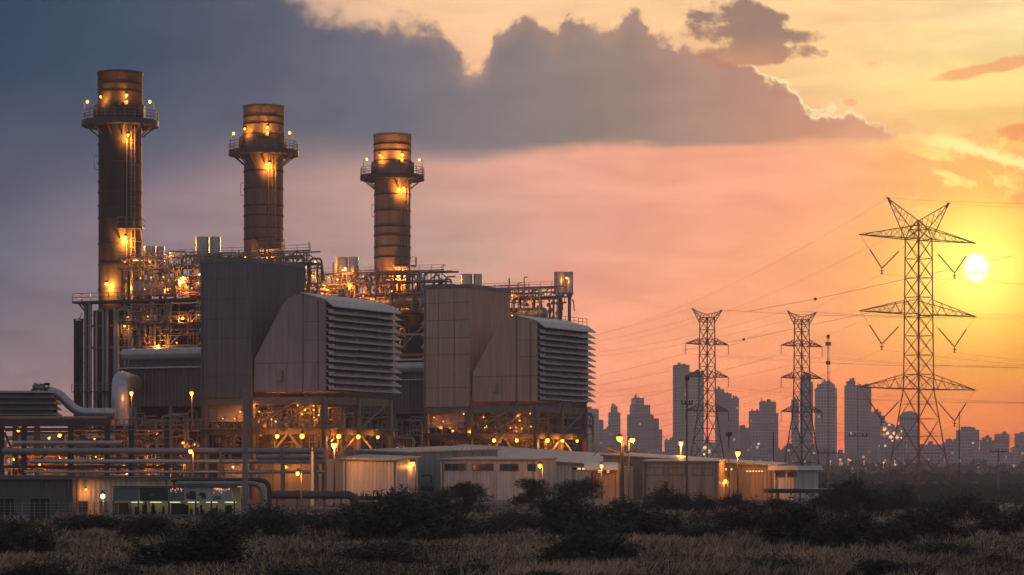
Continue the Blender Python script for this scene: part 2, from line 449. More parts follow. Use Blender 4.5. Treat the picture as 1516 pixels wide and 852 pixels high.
# everything the photograph does not show: dusk sky with added flat fill above, beside and behind
sk = wn.new('ShaderNodeTexSky'); sk.sky_type = 'NISHITA'; sk.sun_disc = False; sk.sun_elevation = SUN_EL; sk.sun_rotation = SUN_AZ
sk.altitude = 0; sk.air_density = 1.2; sk.dust_density = 2.5; sk.ozone_density = 2.
REST = mixc(.5, mixc(1., S(sk.outputs[0]), (.1, .1, .1), 'MULTIPLY'), (.31, .3, .36))
wR = mth('MAXIMUM', sstep(R(10.5), R(28), EL), sstep(R(15), R(48), mth('ABSOLUTE', AZ)))
# the sky behind the haze is brighter and bluer than what reaches the eye through it
TAN = mth('MAXIMUM', (HY - PY) / F, .004)
DIST = mth('MINIMUM', 128. / TAN, 5400.)
TR = mth('EXPONENT', DIST * (0. - RHO))
SC_ = mixc(sstep(0., 1516., PX), HZ_LEFT, HZ_RIGHT)
AIR = mixc(TR, SC_, (0., 0., 0.))
dn = mixc(1., SKY, AIR, 'SUBTRACT')
gain = comb(1. / TR, 1. / TR, 1. / TR)
SKY = mixc(1., mixc(1., dn, gain, 'MULTIPLY'), (.008, .012, .02), 'LIGHTEN')
SKY = mixc(wR, SKY, REST)
bg = wn.new('ShaderNodeBackground'); wl.new(SKY.o, bg.inputs['Color']); bg.inputs['Strength'].default_value = 1.0
ow = wn.new('ShaderNodeOutputWorld'); wl.new(bg.outputs[0], ow.inputs['Surface'])
W.cycles.sampling_method = 'MANUAL'; W.cycles.sample_map_resolution = 1024

SC.view_settings.view_transform = 'Standard'; SC.view_settings.look = 'None'; SC.view_settings.exposure = 0; SC.view_settings.gamma = 1
SC.render.engine = 'CYCLES'; SC.cycles.max_bounces = 5; SC.cycles.volume_bounces = 0; SC.cycles.diffuse_bounces = 2; SC.cycles.glossy_bounces = 2
SC.cycles.use_denoising = True; SC.cycles.sample_clamp_indirect = 3; SC.cycles.caustics_reflective = False; SC.cycles.caustics_refractive = False
# ------------------------------------------------------------------ ground, road, far plain
def noise_ground():
    m = bpy.data.materials.new('soil'); m.use_nodes = True
    nt = m.node_tree; nd = nt.nodes; lk = nt.links; b = nd['Principled BSDF']; b.inputs['Roughness'].default_value = 1; b.inputs['Specular IOR Level'].default_value = 0
    tc = nd.new('ShaderNodeTexCoord'); mp = nd.new('ShaderNodeMapping'); mp.inputs['Scale'].default_value = (1, .45, 1); lk.new(tc.outputs['Object'], mp.inputs[0])
    n = nd.new('ShaderNodeTexNoise'); n.inputs['Scale'].default_value = .035; n.inputs['Detail'].default_value = 9; n.inputs['Roughness'].default_value = .7; lk.new(mp.outputs[0], n.inputs['Vector'])
    r = nd.new('ShaderNodeValToRGB'); e = r.color_ramp.elements
    e[0].position = .34; e[0].color = (.02, .022, .014, 1); e[1].position = .74; e[1].color = (.06, .05, .03, 1)
    x = e.new(.5); x.color = (.03, .03, .018, 1)
    lk.new(n.outputs['Fac'], r.inputs[0]); lk.new(r.outputs[0], b.inputs['Base Color'])
    return m


g = MB().add([(-2500, -200, 0), (2500, -200, 0), (2500, 5600, 0), (-2500, 5600, 0)], [(0, 1, 2, 3)]).build('ground', noise_ground()); structure(g)
# gravel yard under the works
gy = MB().add([(-160, 262, .004), (60, 262, .004), (60, 620, .004), (-160, 620, .004)], [(0, 1, 2, 3)]).build('gravel_yard', mat('yard_gravel', (.12, .11, .1), .9, 0, .35, .5)); structure(gy)
rd = MB().add([(60, 760, .004), (420, 700, .004), (420, 722, .004), (60, 784, .004)], [(0, 1, 2, 3)]).build('road', mat('pale_road', (.09, .09, .09), 1, 0, .2, .3)); structure(rd)

# ------------------------------------------------------------------ chimneys
def make_chimney():
    root = thing('chimney', 'tall dark chimney, leftmost of the three, rising from the left end of the works', 'chimney', (XX(178, 430), 430, 0), 0, 'three steel chimneys of the power plant')
    H = 67.; r = 3.43; s = .1075
    z = lambda py: H - (py - 108) * s
    mb = MB(); n = 40
    prof = [(r * 1.0, 0), (r, z(187)), (r * 1.03, z(186)), (r * 1.03, z(112)), (r * 1.07, z(111.5)), (r * 1.07, H), (r * .9, H), (r * .9, H - 3)]
    vs = [(q * math.cos(2 * math.pi * k / n), q * math.sin(2 * math.pi * k / n), h) for q, h in prof for k in range(n)]
    mb.add(vs, [(i * n + k, i * n + (k + 1) % n, (i + 1) * n + (k + 1) % n, (i + 1) * n + k) for i in range(len(prof) - 1) for k in range(n)], True)
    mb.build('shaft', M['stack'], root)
    for py in (126, 138, 155, 214, 242.6, 270, 286, 306, 324, 362, 393, 430, 470, 520, 580):
        MB().cyl((0, 0, z(py) - .13), (0, 0, z(py) + .13), r * (1.055 if py < 187 else 1.032), n=n).build('stiffener_ring', M['stack_ring'], root)
    # top platform, a ring of grating with a deep kerb
    zp = z(183); mb = MB(); Ro = 6.1
    ring = [(r * 1.04, zp - .55), (Ro, zp - .55), (Ro, zp + .3), (r * 1.04, zp + .3)]
    vs = [(q * math.cos(2 * math.pi * k / n), q * math.sin(2 * math.pi * k / n), h) for q, h in ring for k in range(n)]
    mb.add(vs, [(i * n + k, i * n + (k + 1) % n, ((i + 1) % 4) * n + (k + 1) % n, ((i + 1) % 4) * n + k) for i in range(4) for k in range(n)])
    deck = mb.build('platform', M['steel_dark'], root)
    mb = MB(); m2 = 24
    P = lambda k, rr, h: (rr * math.cos(2 * math.pi * k / m2), rr * math.sin(2 * math.pi * k / m2), h)
    for k in range(m2):
        mb.bar(P(k, Ro - .1, zp + .3), P(k, Ro - .1, zp + 1.75), .09)
        for h in (.8, 1.25, 1.75): mb.bar(P(k, Ro - .1, zp + h), P(k + 1, Ro - .1, zp + h), .08)
    mb.build('railing', M['steel'], deck)
    for k in range(12): MB().bar(P(k * 2 + 1, r, zp - 2.2), P(k * 2 + 1, Ro - .6, zp - .5), .18).build('bracket', M['steel_dark'], deck)
    # sampling hoods on both flanks of the head
    for sx in (-1, 1):
        mb = MB(); mb.cyl((sx * r * .93, -.8, z(168)), (sx * (r + .55), -.8, z(168)), 1.45, 1.2, 14); mb.bar((sx * (r + .2), -.8, z(168)), (sx * (r + .2), -.8, zp + .3), .5)
        mb.build('sampling_port', M['stack_ring'], root)
    mb = MB()
    for k in range(2): mb.box(.2 + k * 1.0, .8 + k * 1.0, -r - .75, -r * .98, z(161), z(156) + k * .1)
    mb.build('junction_box', M['dark'], root)
    # lamp posts on the platform rim
    for sx in (-1, 1):
        x = sx * 5.5; mb = MB(); mb.bar((x, -1.5, zp + .3), (x, -1.5, zp + 3.1), .12); mb.bar((x, -1.5, zp + 3.1), (x + (-sx) * .5, -1.7, zp + 3.35), .1)
        lp = mb.build('lamp_post', M['steel'], root)
        MB().sphere((x - sx * .55, -1.75, zp + 3.2), .28).build('bulb', M['sodium_soft'], lp)
        lamp_light(root, (x - sx * .55, -2.1, zp + 3.0), 60)
    # floodlights washing the plates
    for dx, py, pw, rr in ((-24, 149, 380, .2), (15, 148, 800, .27), (17, 206, 1100, .24), (14, 356, 3200, .27), (-14, 424, 3600, .27)):
        x = dx * s; y = -math.sqrt(max(.1, r * r - x * x)) * 1.04
        mb = MB(); mb.bar((x, y, z(py) + .45), (x, y - 1.3, z(py) + .45), .1); mb.box(x - .2, x + .2, y - 1.5, y - 1.1, z(py) + .3, z(py) + .6)
        fl = mb.build('floodlight', M['steel_dark'], root)
        MB().sphere((x, y - 1.3, z(py) + .1), rr).build('bulb', M['sodium'], fl)
        lamp_light(root, (x, y - 1.15, z(py) - .75), pw, rad=.25)
    # caged ladder
    mb = MB(); lx = 2.45; ly = -2.75
    for sx in (-.28, .28): mb.bar((lx + sx, ly, 24), (lx + sx, ly, zp), .09)
    for k in range(int((zp - 24) / .5)): mb.bar((lx - .28, ly, 24 + k * .5), (lx + .28, ly, 24 + k * .5), .05)
    cg = mb.build('ladder', M['steel_warm'], root)
    mb = MB()
    for k in range(int((zp - 26) / 1.3)):
        h = 26 + k * 1.3; a = [(lx + .5 * math.cos(t), ly - .05 - .7 * abs(math.sin(t)), h) for t in [math.pi * j / 5 for j in range(6)]]
        for p, q in zip(a[:-1], a[1:]): mb.bar(p, q, .06)
    for j in (1, 3): mb.bar((lx + .5 * math.cos(math.pi * (j + .5) / 5), ly - .7, 26), (lx + .5 * math.cos(math.pi * (j + .5) / 5), ly - .7, zp - 1), .05)
    mb.build('cage', M['steel_warm'], cg)
    MB().tube([(1.5, -3.25, 24), (1.5, -3.25, zp)], .1, 6).build('conduit', M['steel'], root)
    # lower landing on the near right flank
    zl = z(340); mb = MB()
    mb.box(.2, 4.2, -5.1, -2.4, zl - .25, zl); ld = mb.build('landing', M['steel_dark'], root)
    mb = MB(); rail(mb, [(.2, -2.4, zl), (.2, -5.1, zl), (4.2, -5.1, zl), (4.2, -2.2, zl)], 1.5, 1.0); mb.build('railing', M['steel_warm'], ld)
    mb = MB(); mb.bar((.6, -3.3, zl - 2), (.6, -4.9, zl - .2), .15); mb.bar((3.8, -2.2, zl - 2.2), (3.8, -4.9, zl - .2), .15); mb.bar((.6, -3.3, zl - 2), (3.8, -2.2, zl - 2.2), .12); mb.build('bracket', M['steel_dark'], ld)
    # pulled-out rest frame on the left flank
    mb = MB(); a = [(-r, -.6, z(232)), (-r - .5, -.6, z(232)), (-r - .5, -.6, z(252)), (-r, -.6, z(252))]
    for p, q in zip(a[:-1], a[1:]): mb.bar(p, q, .09)
    mb.build('hoist_frame', M['steel'], root)
    return root


ch = make_chimney()
for px, Y, lb in ((390.5, 470, 'glare browned chimney, middle one of the three, standing behind the tall grey intake tower'), (581, 510, 'shortest looking chimney, rightmost of the three, tinted warm brown with glare above tangled lit pipework')):
    c = copy_tree(ch); c.location = (XX(px, Y), Y, 0); c.rotation_euler = (0, 0, R(-7 if Y < 500 else 6)); sh_ = next(k for k in c.children if k.name.startswith('shaft')); sh_.data = sh_.data.copy(); sh_.data.materials[0] = M['stack_mid_glare' if Y < 500 else 'stack_full_glare']; tag(c, lb, 'chimney', 'three steel chimneys of the power plant')

# ------------------------------------------------------------------ intake filter houses on legs
def make_intake(loc, clad_mat, label, lamp_power):
    root = thing('intake_house', label, 'filter house', loc, PLANT, 'louvred air intake houses on steel legs')
    zb, zt = 13.2, 31.25; x0, x1, y0, y1 = -7.7, 0., 0., 13.6
    mb = MB(); mb.box(x0, x1, y0, y1, zb, zt)
    for k in range(25):                               # ribs of the trapezoid sheeting
        y = y0 + .25 + k * .545; mb.box(x1, x1 + .07, y, y + .16, zb + .02, zt - .5)
    for k in range(14):
        x = x0 + .25 + k * .55; mb.box(x, x + .16, y0 - .025, y0, zb + .02, zt - .5)
    mb.box(x0 - .03, x1 + .03, y0 - .035, y0 - .005, 18.55, 18.68)
    mb.build('tower', clad_mat, root)
    MB().box(x0 - .12, x1 + .12, y0 - .12, y1 + .12, zt - .45, zt + .05).build('parapet', M['steel'], root)
    mb = MB(); mb.bar((x1 + .12, y0 - .1, zb), (x1 + .12, y0 - .1, 18.6), .18); mb.build('corner_trim', M['steel_warm'], root)
    # transition duct and hood
    prof = [(.28, 13.9), (.45, 18.2), (4.6, 25.0), (5.4, 25.9), (7.6, 26.55), (11.0, 25.6), (11.0, 13.9)]
    MB().prism(prof, .12, 18.2).build('hood', M['house_hood'] if clad_mat is M['house'] else clad_mat, root)
    J = [(x0 + .1, x1 - .1, y0 - .032, y0 - .026, z, z + .05) for z in (16.0, 20.9, 23.4, 26.0, 28.6)]     # sheet joints
    J += [(x, x + .05, y0 - .034, y0 - .028, zb + .1, zt - .5) for x in (x0 + 2.5, x0 + 5.1)]
    J += [(x, x + .045, .108, .119, 14, 17.5) for x in (2.6, 5.2, 9.3)] + [(7.8, 10.9, .108, .119, z, z + .045) for z in (20.4, 22.8)]
    for b_ in J: MB().box(*b_).build('sheet_joint', M['steel_dark'], root)
    MB().bar((x0 + .25, y0 - .12, zb), (x0 + .25, y0 - .12, zt - .5), .14).build('downpipe', M['steel'], root); MB().bar((9.9, .0, 14), (9.9, .0, 25.5), .1).build('downpipe', M['steel'], root)
    mb = MB(); mb.box(7.52, 7.72, .04, .12, 13.7, 26.5); mb.box(.5, 11, .07, .118, 17.55, 17.62); mb.build('seam_strip', M['steel'], root)
    mb = MB(); mb.box(3.8, 4.6, -.12, .12, 15.1, 15.35); mb.box(4.35, 4.65, -.2, .12, 15.3, 16.6); mb.build('drain_box', M['steel_warm'], root)
    MB().prism([(7.4, 26.62), (11.0, 25.68), (12.25, 24.75), (12.25, 24.6), (11.0, 25.5), (7.4, 26.5)], -.08, 18.4).build('hood_roof', M['louvre'], root)
    mb = MB(); mb.box(11.0, 11.12, .3, 18.0, 14.0, 24.9); mb.build('louvre_backing', M['louvre_dark'], root)
    random.seed(len(label))
    for k in range(12):
        z = 14.0 + k * .885; mb = MB(); ys = (-.02, 6.05, 12.2, 18.35)
        for a, b in zip(ys[:-1], ys[1:]):
            t = random.uniform(-.07, .07); u = random.uniform(-.045, .045)
            mb.prism([(11.13, z + .78), (12.3 + t, z + .12 + u), (12.3 + t, z + .02 + u), (12.2 + t, z + .02 + u), (11.13, z + .66)], a + .012, b - .012)
            mb.box(11.5, 12.25 + t, a + .02, a + .1, z + .1, z + .55)
        mb.build('louvre_blade', M['louvre'], root)
    # coarse louvres on the far side of the tower
    for k in range(6):
        z = 20.2 + k * 1.75
        MB().prism([(x0 - .02, z + 1.6), (x0 - 1.25, z + .25), (x0 - 1.25, z + .1), (x0 - .02, z + .5)], 1.5, 12.5).build('rear_louvre', M['louvre'], root)
    # legs, beams, braces
    for (x, y) in ((x0 + .3, .4), (-.1, .4), (10.7, .4), (x0 + .3, 13.2), (-.1, 13.2), (10.7, 9.), (10.7, 17.8), (-.1, 17.8)):
        mb = MB(); mb.box(x - .34, x + .34, y - .06, y + .06, 0, zb - .1); mb.box(x - .34, x - .26, y - .3, y + .3, 0, zb - .1); mb.box(x + .26, x + .34, y - .3, y + .3, 0, zb - .1)
        mb.build('leg', M['steel_warm'], root)
    for a, b in (((x0, .4), (10.9, .4)), ((x0, 13.2), (10.9, 13.2)), ((10.7, .4), (10.7, 17.8)), ((-.1, .4), (-.1, 17.8))):
        for z, h in ((8.75, .75), (12.75, .9)):
            mb = MB(); mb.bar((a[0], a[1], z), (b[0], b[1], z), .3, h); mb.build('beam', M['steel_warm'], root)
    for a, b in (((0, .4, 9.1), (6.5, .4, 12.9)), ((3.2, .4, 9.1), (9.6, .4, 12.9)), ((5.6, .4, 8.4), (9.6, .4, 3.6)), ((.4, .4, 3.4), (5.2, .4, 8.4)), ((10.7, 1, 4), (10.7, 8.6, 8.4)), ((10.7, 17, 4), (10.7, 9.4, 8.4)), ((10.7, 9.3, 9.1), (10.7, 17, 12.6))):
        MB().bar(a, b, .3).build('brace', M['steel_warm'], root)
    # walkway
    mb = MB(); mb.box(x0 - 1, 11.6, -1.5, .1, 9.1, 9.25); mb.box(10.9, 12.2, .1, 18, 9.1, 9.25); wk = mb.build('walkway', M['steel'], root)
    mb = MB(); rail(mb, [(x0 - 1, -1.45, 9.25), (11.6, -1.45, 9.25)], 1.15, 1.7, .07); mb.build('railing', M['steel_warm'], wk)
    for (x, y) in ((4.6, -1.2), (8.3, -1.2), (11.6, 2.4), (11.6, 7.6), (11.6, 12.9)):
        bulb(root, (x, y, 8.15), .3, lamp_power, off=(0, -.45, -.3), stem=(x, y, 9.1))
    return root


HA = (XX(372, 349.5), 349.5, 0); HB = (XX(695.5, 400), 400, 0)
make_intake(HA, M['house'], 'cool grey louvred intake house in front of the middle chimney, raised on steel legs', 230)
make_intake(HB, M['house_warm_lit'], 'warm beige louvred intake house at the right end of the works, raised on steel legs', 230)


# ------------------------------------------------------------------ turbine enclosures under the intake houses
def clutter(root, x0, x1, y0, y1, z0, z1, n, seed, mats=('insul_dull', 'steel_warm', 'steel'), rr=(.08, .28), name='pipe'):
    rng = random.Random(seed)
    for i in range(n):
        x = rng.uniform(x0, x1); y = rng.uniform(y0, y1); zb = rng.uniform(z0, z0 + (z1 - z0) * .45); zt = rng.uniform(zb + .25 * (z1 - z0), z1)
        r = rng.uniform(*rr); d = rng.choice((-1, 1)) * rng.uniform(.8, (x1 - x0) * .3)
        xe = min(x1, max(x0, x + d)); ye = min(y1, max(y0, y + rng.uniform(-1.5, 1.5)))
        k = rng.random(); mb = MB()
        if k < .5: pts = [(x, y, zb), (x, y, zt), (xe, y, zt), (xe, ye, rng.uniform(z0, zt))]
        elif k < .8: pts = [(x0 + rng.uniform(0, (x1 - x0) * .4), y, zb), (x, y, zb), (x, y, zt), (xe, ye, zt)]
        else: pts = [(x, y, z0), (x, y, zt), (x + .9, y, zt), (x + .9, y, zt - rng.uniform(.8, 2))]
        mb.tube(bend(pts, r * 3, 4), r, 7)
        for p in pts[1:-1]:
            if rng.random() < .6: mb.cyl((p[0], p[1], p[2] - .5), (p[0], p[1], p[2] - .35), r * 1.9, n=8)
        o = mb.build(name, M[rng.choice(mats)], root)
        if rng.random() < .4:
            v = MB(); zc = (zb + zt) / 2; v.cyl((x, y - .35, zc), (x, y - .5, zc), .34, n=10); v.bar((x, y, zc), (x, y - .5, zc), .12); v.box(x - .22, x + .22, y - .2, y + .2, zc - .3, zc + .3)
            v.build('valve', M['steel_warm'], o)


def make_turbine(loc, label, seed, power):
    root = thing('turbine_enclosure', label, 'turbine', loc, PLANT, 'turbine enclosures below the intake houses')
    MB().box(-7, 10, 3, 17, 0, 4.95).build('enclosure', M['wall_beige'], root)
    mb = MB()
    for k in range(9): mb.box(-7 + k * 2.1, -6.85 + k * 2.1, 2.93, 3, .1, 4.9)
    mb.box(-7.2, 10.2, 2.8, 17.2, 4.95, 5.15); mb.build('panel_frame', M['steel_warm'], root)
    MB().box(-7.3, -1.5, 1.2, 2.9, 10.1, 13.0).build('inlet_panel', M['wall_beige'], root)
    # exhaust duct towards the boiler
    MB().box(-22, -8.6, 3.2, 13, 12.3, 17.3).build('exhaust_duct', M['casing'], root)
    MB().prism([(-22.3, 17.32), (-22.3, 17.5), (-8.5, 17.5), (-8.5, 17.32)], 2.2, 13.2).build('duct_ledge', M['louvre'], root)
    mb = MB(); mb.box(-22, -8.6, 4.6, 12, 17.5, 19.2); mb.build('upper_duct', M['casing'], root)
    MB().cyl((-22.5, 4.2, 19.3), (-8.4, 4.2, 19.3), .75, n=16).build('steam_pipe', M['insul'], root)
    MB().box(-21, -8.8, 6, 12, 0, 12.3).build('void_core', M['dark'], root)  # dark box added for the shaded void beneath the duct
    for x in (-20, -14.5, -9): MB().bar((x, 3.5, 0), (x, 3.5, 12.3), .5).build('column', M['steel'], root)
    MB().cyl((-6, 9, 6.8), (7, 9, 6.8), 1.7, n=18).build('turbine_casing', M['insul_dull'], root)
    MB().cyl((7, 10, 6.4), (9, 10, 6.4), 2.3, n=18).build('generator_end', M['steel'], root)
    clutter(root, -6.5, 10.6, 2.2, 12, 5.2, 12.6, 62, seed, rr=(.05, .22))
    clutter(root, -21, -8.8, 1.2, 5, .3, 11.8, 20, seed + 1, rr=(.06, .25))
    clutter(root, -6.5, 12, 18.5, 24, .3, 12.5, 18, seed + 2, rr=(.06, .25))
    clutter(root, -6.8, 11.2, .9, 4.5, 5.2, 12.7, 52, seed + 3, ('steel_warm', 'steel', 'insul_dull'), (.035, .1), 'conduit')
    clutter(root, -21, -8.8, .6, 3, .3, 12, 36, seed + 4, ('steel_warm', 'steel', 'insul_dull'), (.035, .1), 'conduit')
    rb = random.Random(seed + 9)
    for i in range(12): bulb(root, (rb.uniform(-6.5, 10.5), .7, rb.uniform(9.6, 12.4)), .11, 25, 'sodium_soft')
    mb = MB(); mb.box(-22, 11, 14, 15, 8.9, 9.05); wk = mb.build('walkway', M['steel'], root)
    mb = MB(); rail(mb, [(-22, 2.6, 9.1), (-8.6, 2.6, 9.1)], 1.2, 1.6, .08); mb.box(-22, -8.6, 1.8, 3.1, 8.9, 9.05); mb.build('railing', M['steel_warm'], wk)
    rng = random.Random(seed + 5)
    for i in range(9):
        x = rng.uniform(-5, 9.5); y = rng.uniform(2.4, 7); z = rng.uniform(9.4, 12.2)
        bulb(root, (x, y, z), .17, power, 'sodium_soft', off=(0, -.5, -.2))
    for i in range(3):
        x = rng.uniform(-20, -9); bulb(root, (x, 1.4, rng.uniform(6, 10)), .17, power * .6, 'sodium_soft')
    bulb(root, (4, 2.0, 4.2), .2, power, 'sodium_soft', off=(0, -.9, -.2)); bulb(root, (-4, 2.0, 4.2), .2, power * .6, 'sodium_soft', off=(0, -.9, -.2))
    return root


make_turbine(HA, 'pipe covered turbine enclosure below the cool grey intake house', 11, 110)
make_turbine(HB, 'pipe covered turbine enclosure below the warm beige intake house', 23, 110)


# ------------------------------------------------------------------ heat recovery boilers
def make_boiler(loc, label, seed, third, lamps):
    root = thing('boiler', label, 'boiler', loc, PLANT, 'heat recovery boilers beside the chimneys')
    rng = random.Random(seed)
    MB().box(5, 38, -2, 5, 14, 30).build('upper_casing', M['dark'], root)
    MB().box(3.6, 38, -5.2, 5, 13, 22).build('lower_casing', M['casing'], root)
    MB().box(5, 38, -4, 4, 0, 13).build('dark_core', M['dark'], root)  # dark core box, the shade below the casing built as a solid
    MB().prism([(3.4, 22.02), (3.4, 22.3), (38, 22.3), (38, 22.02)], -6.4, -2).build('ledge', M['louvre'], root)
    mb = MB(); mb.box(-4.6, 5, -6.6, -3.75, 30.0, 30.35); mb.box(5, 38, -6.6, 5, 30.0, 30.35); dk = mb.build('deck', M['steel_dark'], root)
    mb = MB(); rail(mb, [(-4.6, -3.8, 30.35), (-4.6, -6.5, 30.35), (38, -6.5, 30.35), (38, 5, 30.35)], 1.2, 1.7, .08); mb.build('railing', M['steel'], dk)
    [MB().bar((-4.4, y, 30), (-2.6, y, 28.2), .2).build('bracket', M['steel_dark'], dk) for y in (-5, -4)]
    for x in (-2.4, 5, 13, 21, 29, 37.5): MB().bar((x, -5.9, 0), (x, -5.9, 30), .5).build('column', M['steel'], root)
    for z in (6, 13.2, 23, 26.4): MB().bar((-2.4, -5.9, z), (38, -5.9, z), .35).build('beam', M['steel'], root)
    for a in range(4):
        x = 5 + a * 8; MB().bar((x, -5.9, 23), (x + 8, -5.9, 30), .25).build('brace', M['steel'], root)
    # steam drums
    for (xa, xb, y, z, r) in ((5.6, 17.4, -3.6, 32.3, 1.35), (22, 33, -3.2, 32.2, 1.2)):
        mb = MB(); mb.cyl((xa, y, z), (xb, y, z), r, n=20, cap=False)
        for x, sx in ((xa, -1), (xb, 1)): mb.tube([(x, y, z), (x + sx * r * .3, y, z), (x + sx * r * .5, y, z), (x + sx * r * .6, y, z)], [r, r * .9, r * .6, r * .1], 20)
        d = mb.build('steam_drum', M['insul'], root)
        mb = MB()
        for t in (.08, .3, .52, .74, .95): mb.cyl((xa + (xb - xa) * t - .12, y, z), (xa + (xb - xa) * t + .12, y, z), r * 1.05, n=20)
        mb.build('strap', M['steel_warm'], d)
        mb = MB()
        for t in (.15, .85): mb.box(xa + (xb - xa) * t - .3, xa + (xb - xa) * t + .3, y - r * .8, y + r * .8, 30.35, z - r * .5)
        mb.build('saddle', M['steel'], d)
    # upper truss walkway
    mb = MB()
    for y in (-5.4, -2.4):
        for z in (35.2, 37.0): mb.bar((3.4, y, z), (38, y, z), .2)
        for k in range(15):
            x = 3.4 + k * 2.3; a, b = (35.2, 37.) if k % 2 else (37., 35.2)
            mb.bar((x, y, a), (x + 2.3, y, b), .14); mb.bar((x, y, 35.2), (x, y, 37), .12)
    mb.box(3.4, 38, -5.4, -2.4, 35.15, 35.25); tr = mb.build('truss_walkway', M['steel'], root)
    for x in (4, 12, 20, 28, 36):
        for y in (-5.3, -2.5): MB().bar((x, y, 30.35), (x, y, 35.2), .28).build('truss_post', M['steel'], tr)
    mb = MB(); rail(mb, [(3.4, -5.4, 37.), (38, -5.4, 37.)], .9, 2.3, .06); mb.build('railing', M['steel'], tr)
    # vent silencers
    sil = [(7.3, -2.6, .95, 36.4, 38.9), (17.0, -2.6, 1.1, 37.0, 40.0), (18.9, -1.8, .8, 37.0, 40.0)]
    if third: sil += [(36.0, -2.6, 1.05, 36.0, 39.8), (37.6, -1.9, .7, 36.0, 39.8)]
    else: sil += [(8.7, -1.7, .65, 36.4, 38.9)]
    for x, y, r, za, zb in sil:
        mb = MB(); mb.cyl((x, y, za), (x, y, zb), r, n=20); mb.cyl((x, y, za - .9), (x, y, za), r * .6, r, n=16, cap=False)
        sl_ = mb.build('silencer', M['silencer'], root)
        mb = MB(); mb.cyl((x, y, 30.4), (x, y, za - .8), r * .45, n=12); mb.cyl((x, y, za - .15), (x, y, za), r * 1.25, n=16)
        mb.build('vent_stem', M['insul_dull'], sl_)
    # big vertical downcomers, gooseneck relief pipes
    for x, r in ((9.6, .55), (12.6, .5), (19, .45), (26, .45)):
        MB().cyl((x, -5.3, 22.3), (x, -5.3, 30), r, n=14).build('downcomer', M['insul'], root)
    for i, (x, w, z0, z1) in enumerate(((-1.4, 0, 4, 30), (-.2, 1.3, 5, 28.8), (1.8, 1.5, 6, 29.2), (3.8, 2.2, 10, 28.9), (6.5, 2.4, 22.4, 26.2), (8, 2, 22.4, 26.8))):
        pts = [(x, -6.3, z0), (x, -6.3, z1)] + ([(x + w, -6.3, z1), (x + w, -6.3, z0 + 2)] if w else [])
        MB().tube(bend(pts, .8, 6) if w else pts, .3 if i != 1 else .24, 10).build('riser', M['insul_dull'], root)
    clutter(root, 4.5, 37, -6, 2, 30.6, 37.2, 56, seed + 1, ('insul_dull', 'steel_warm', 'insul', 'copper'), (.05, .18))
    clutter(root, 4.4, 30, -6.2, -2.4, 22.5, 29.6, 36, seed + 2, rr=(.06, .24))
    clutter(root, 4.4, 32, -7.2, -4.5, 30.6, 37.6, 44, seed + 7, ('steel_warm', 'steel', 'insul_dull'), (.035, .09), 'conduit')
    clutter(root, 4.4, 26, -7.2, -5.5, 22.4, 30, 44, seed + 8, ('steel_warm', 'steel', 'insul_dull'), (.035, .1), 'conduit')
    for i in range(14): bulb(root, (rng.uniform(4.6, 30), -7.3, rng.choice((23.4, 27.6, 31.8, 33.6, 36.2))), .13, 30, 'sodium_soft')
    for z in (9, 16, 26.4):                           # scaffold stages wrapped round the front
        st_ = MB().box(-4.2 if z < 20 else 4.6, 4.4 if z < 20 else 30, -7.4, -6.4, z, z + .12).build('stage', M['steel_dark'], root)
        mb = MB(); rail(mb, [(-4.2 if z < 20 else 4.6, -7.35, z + .1), (4.4 if z < 20 else 30, -7.35, z + .1)], 1.15, 1.5, .07); mb.build('railing', M['steel_warm'], st_)
    for i in range(9):                                # upright relief stubs against the sky
        x = rng.uniform(9, 37); y = rng.uniform(-5, -1); h = rng.uniform(37.2, 39.2); r = rng.uniform(.06, .14)
        mb = MB(); mb.tube(bend([(x, y, 33), (x, y, h), (x + .7, y, h)], .3, 4) if rng.random() < .5 else [(x, y, 33), (x, y, h)], r, 6); mb.build('relief_pipe', M['steel_warm'], root)
    # stair tower beside the chimney foot
    mb = MB()
    for x in (-4.4, -2.9):
        for y in (-6.2, -4.4): mb.bar((x, y, 0), (x, y, 27.6), .22)
    st = mb.build('stair_tower', M['steel_dark'], root)
    mb = MB()
    for k in range(12):
        z = k * 2.3; a, b = (-4.3, -3.0) if k % 2 else (-3.0, -4.3)
        mb.bar((a, -6.1, z), (b, -6.1, z + 2.3), .35, .12); mb.bar((a, -6.2, z + 1), (b, -6.2, z + 3.2), .08); mb.box(-4.4, -2.9, -6.2, -4.4, z + 2.25, z + 2.34)
    mb.box(-4.4, -4.3, -6.2, -4.4, 1, 27.4); mb.build('stair_flight', M['dark'], st)
    MB().box(-2.6, 4.4, -3.7, -3.5, 0, 29).build('pipe_screen', M['dark'], root)
    for (x, y, z, r, pw) in lamps: bulb(root, (x, y, z), r, pw, 'sodium_soft' if r < .22 else 'sodium', off=(0, -.6, -.15))
    return root


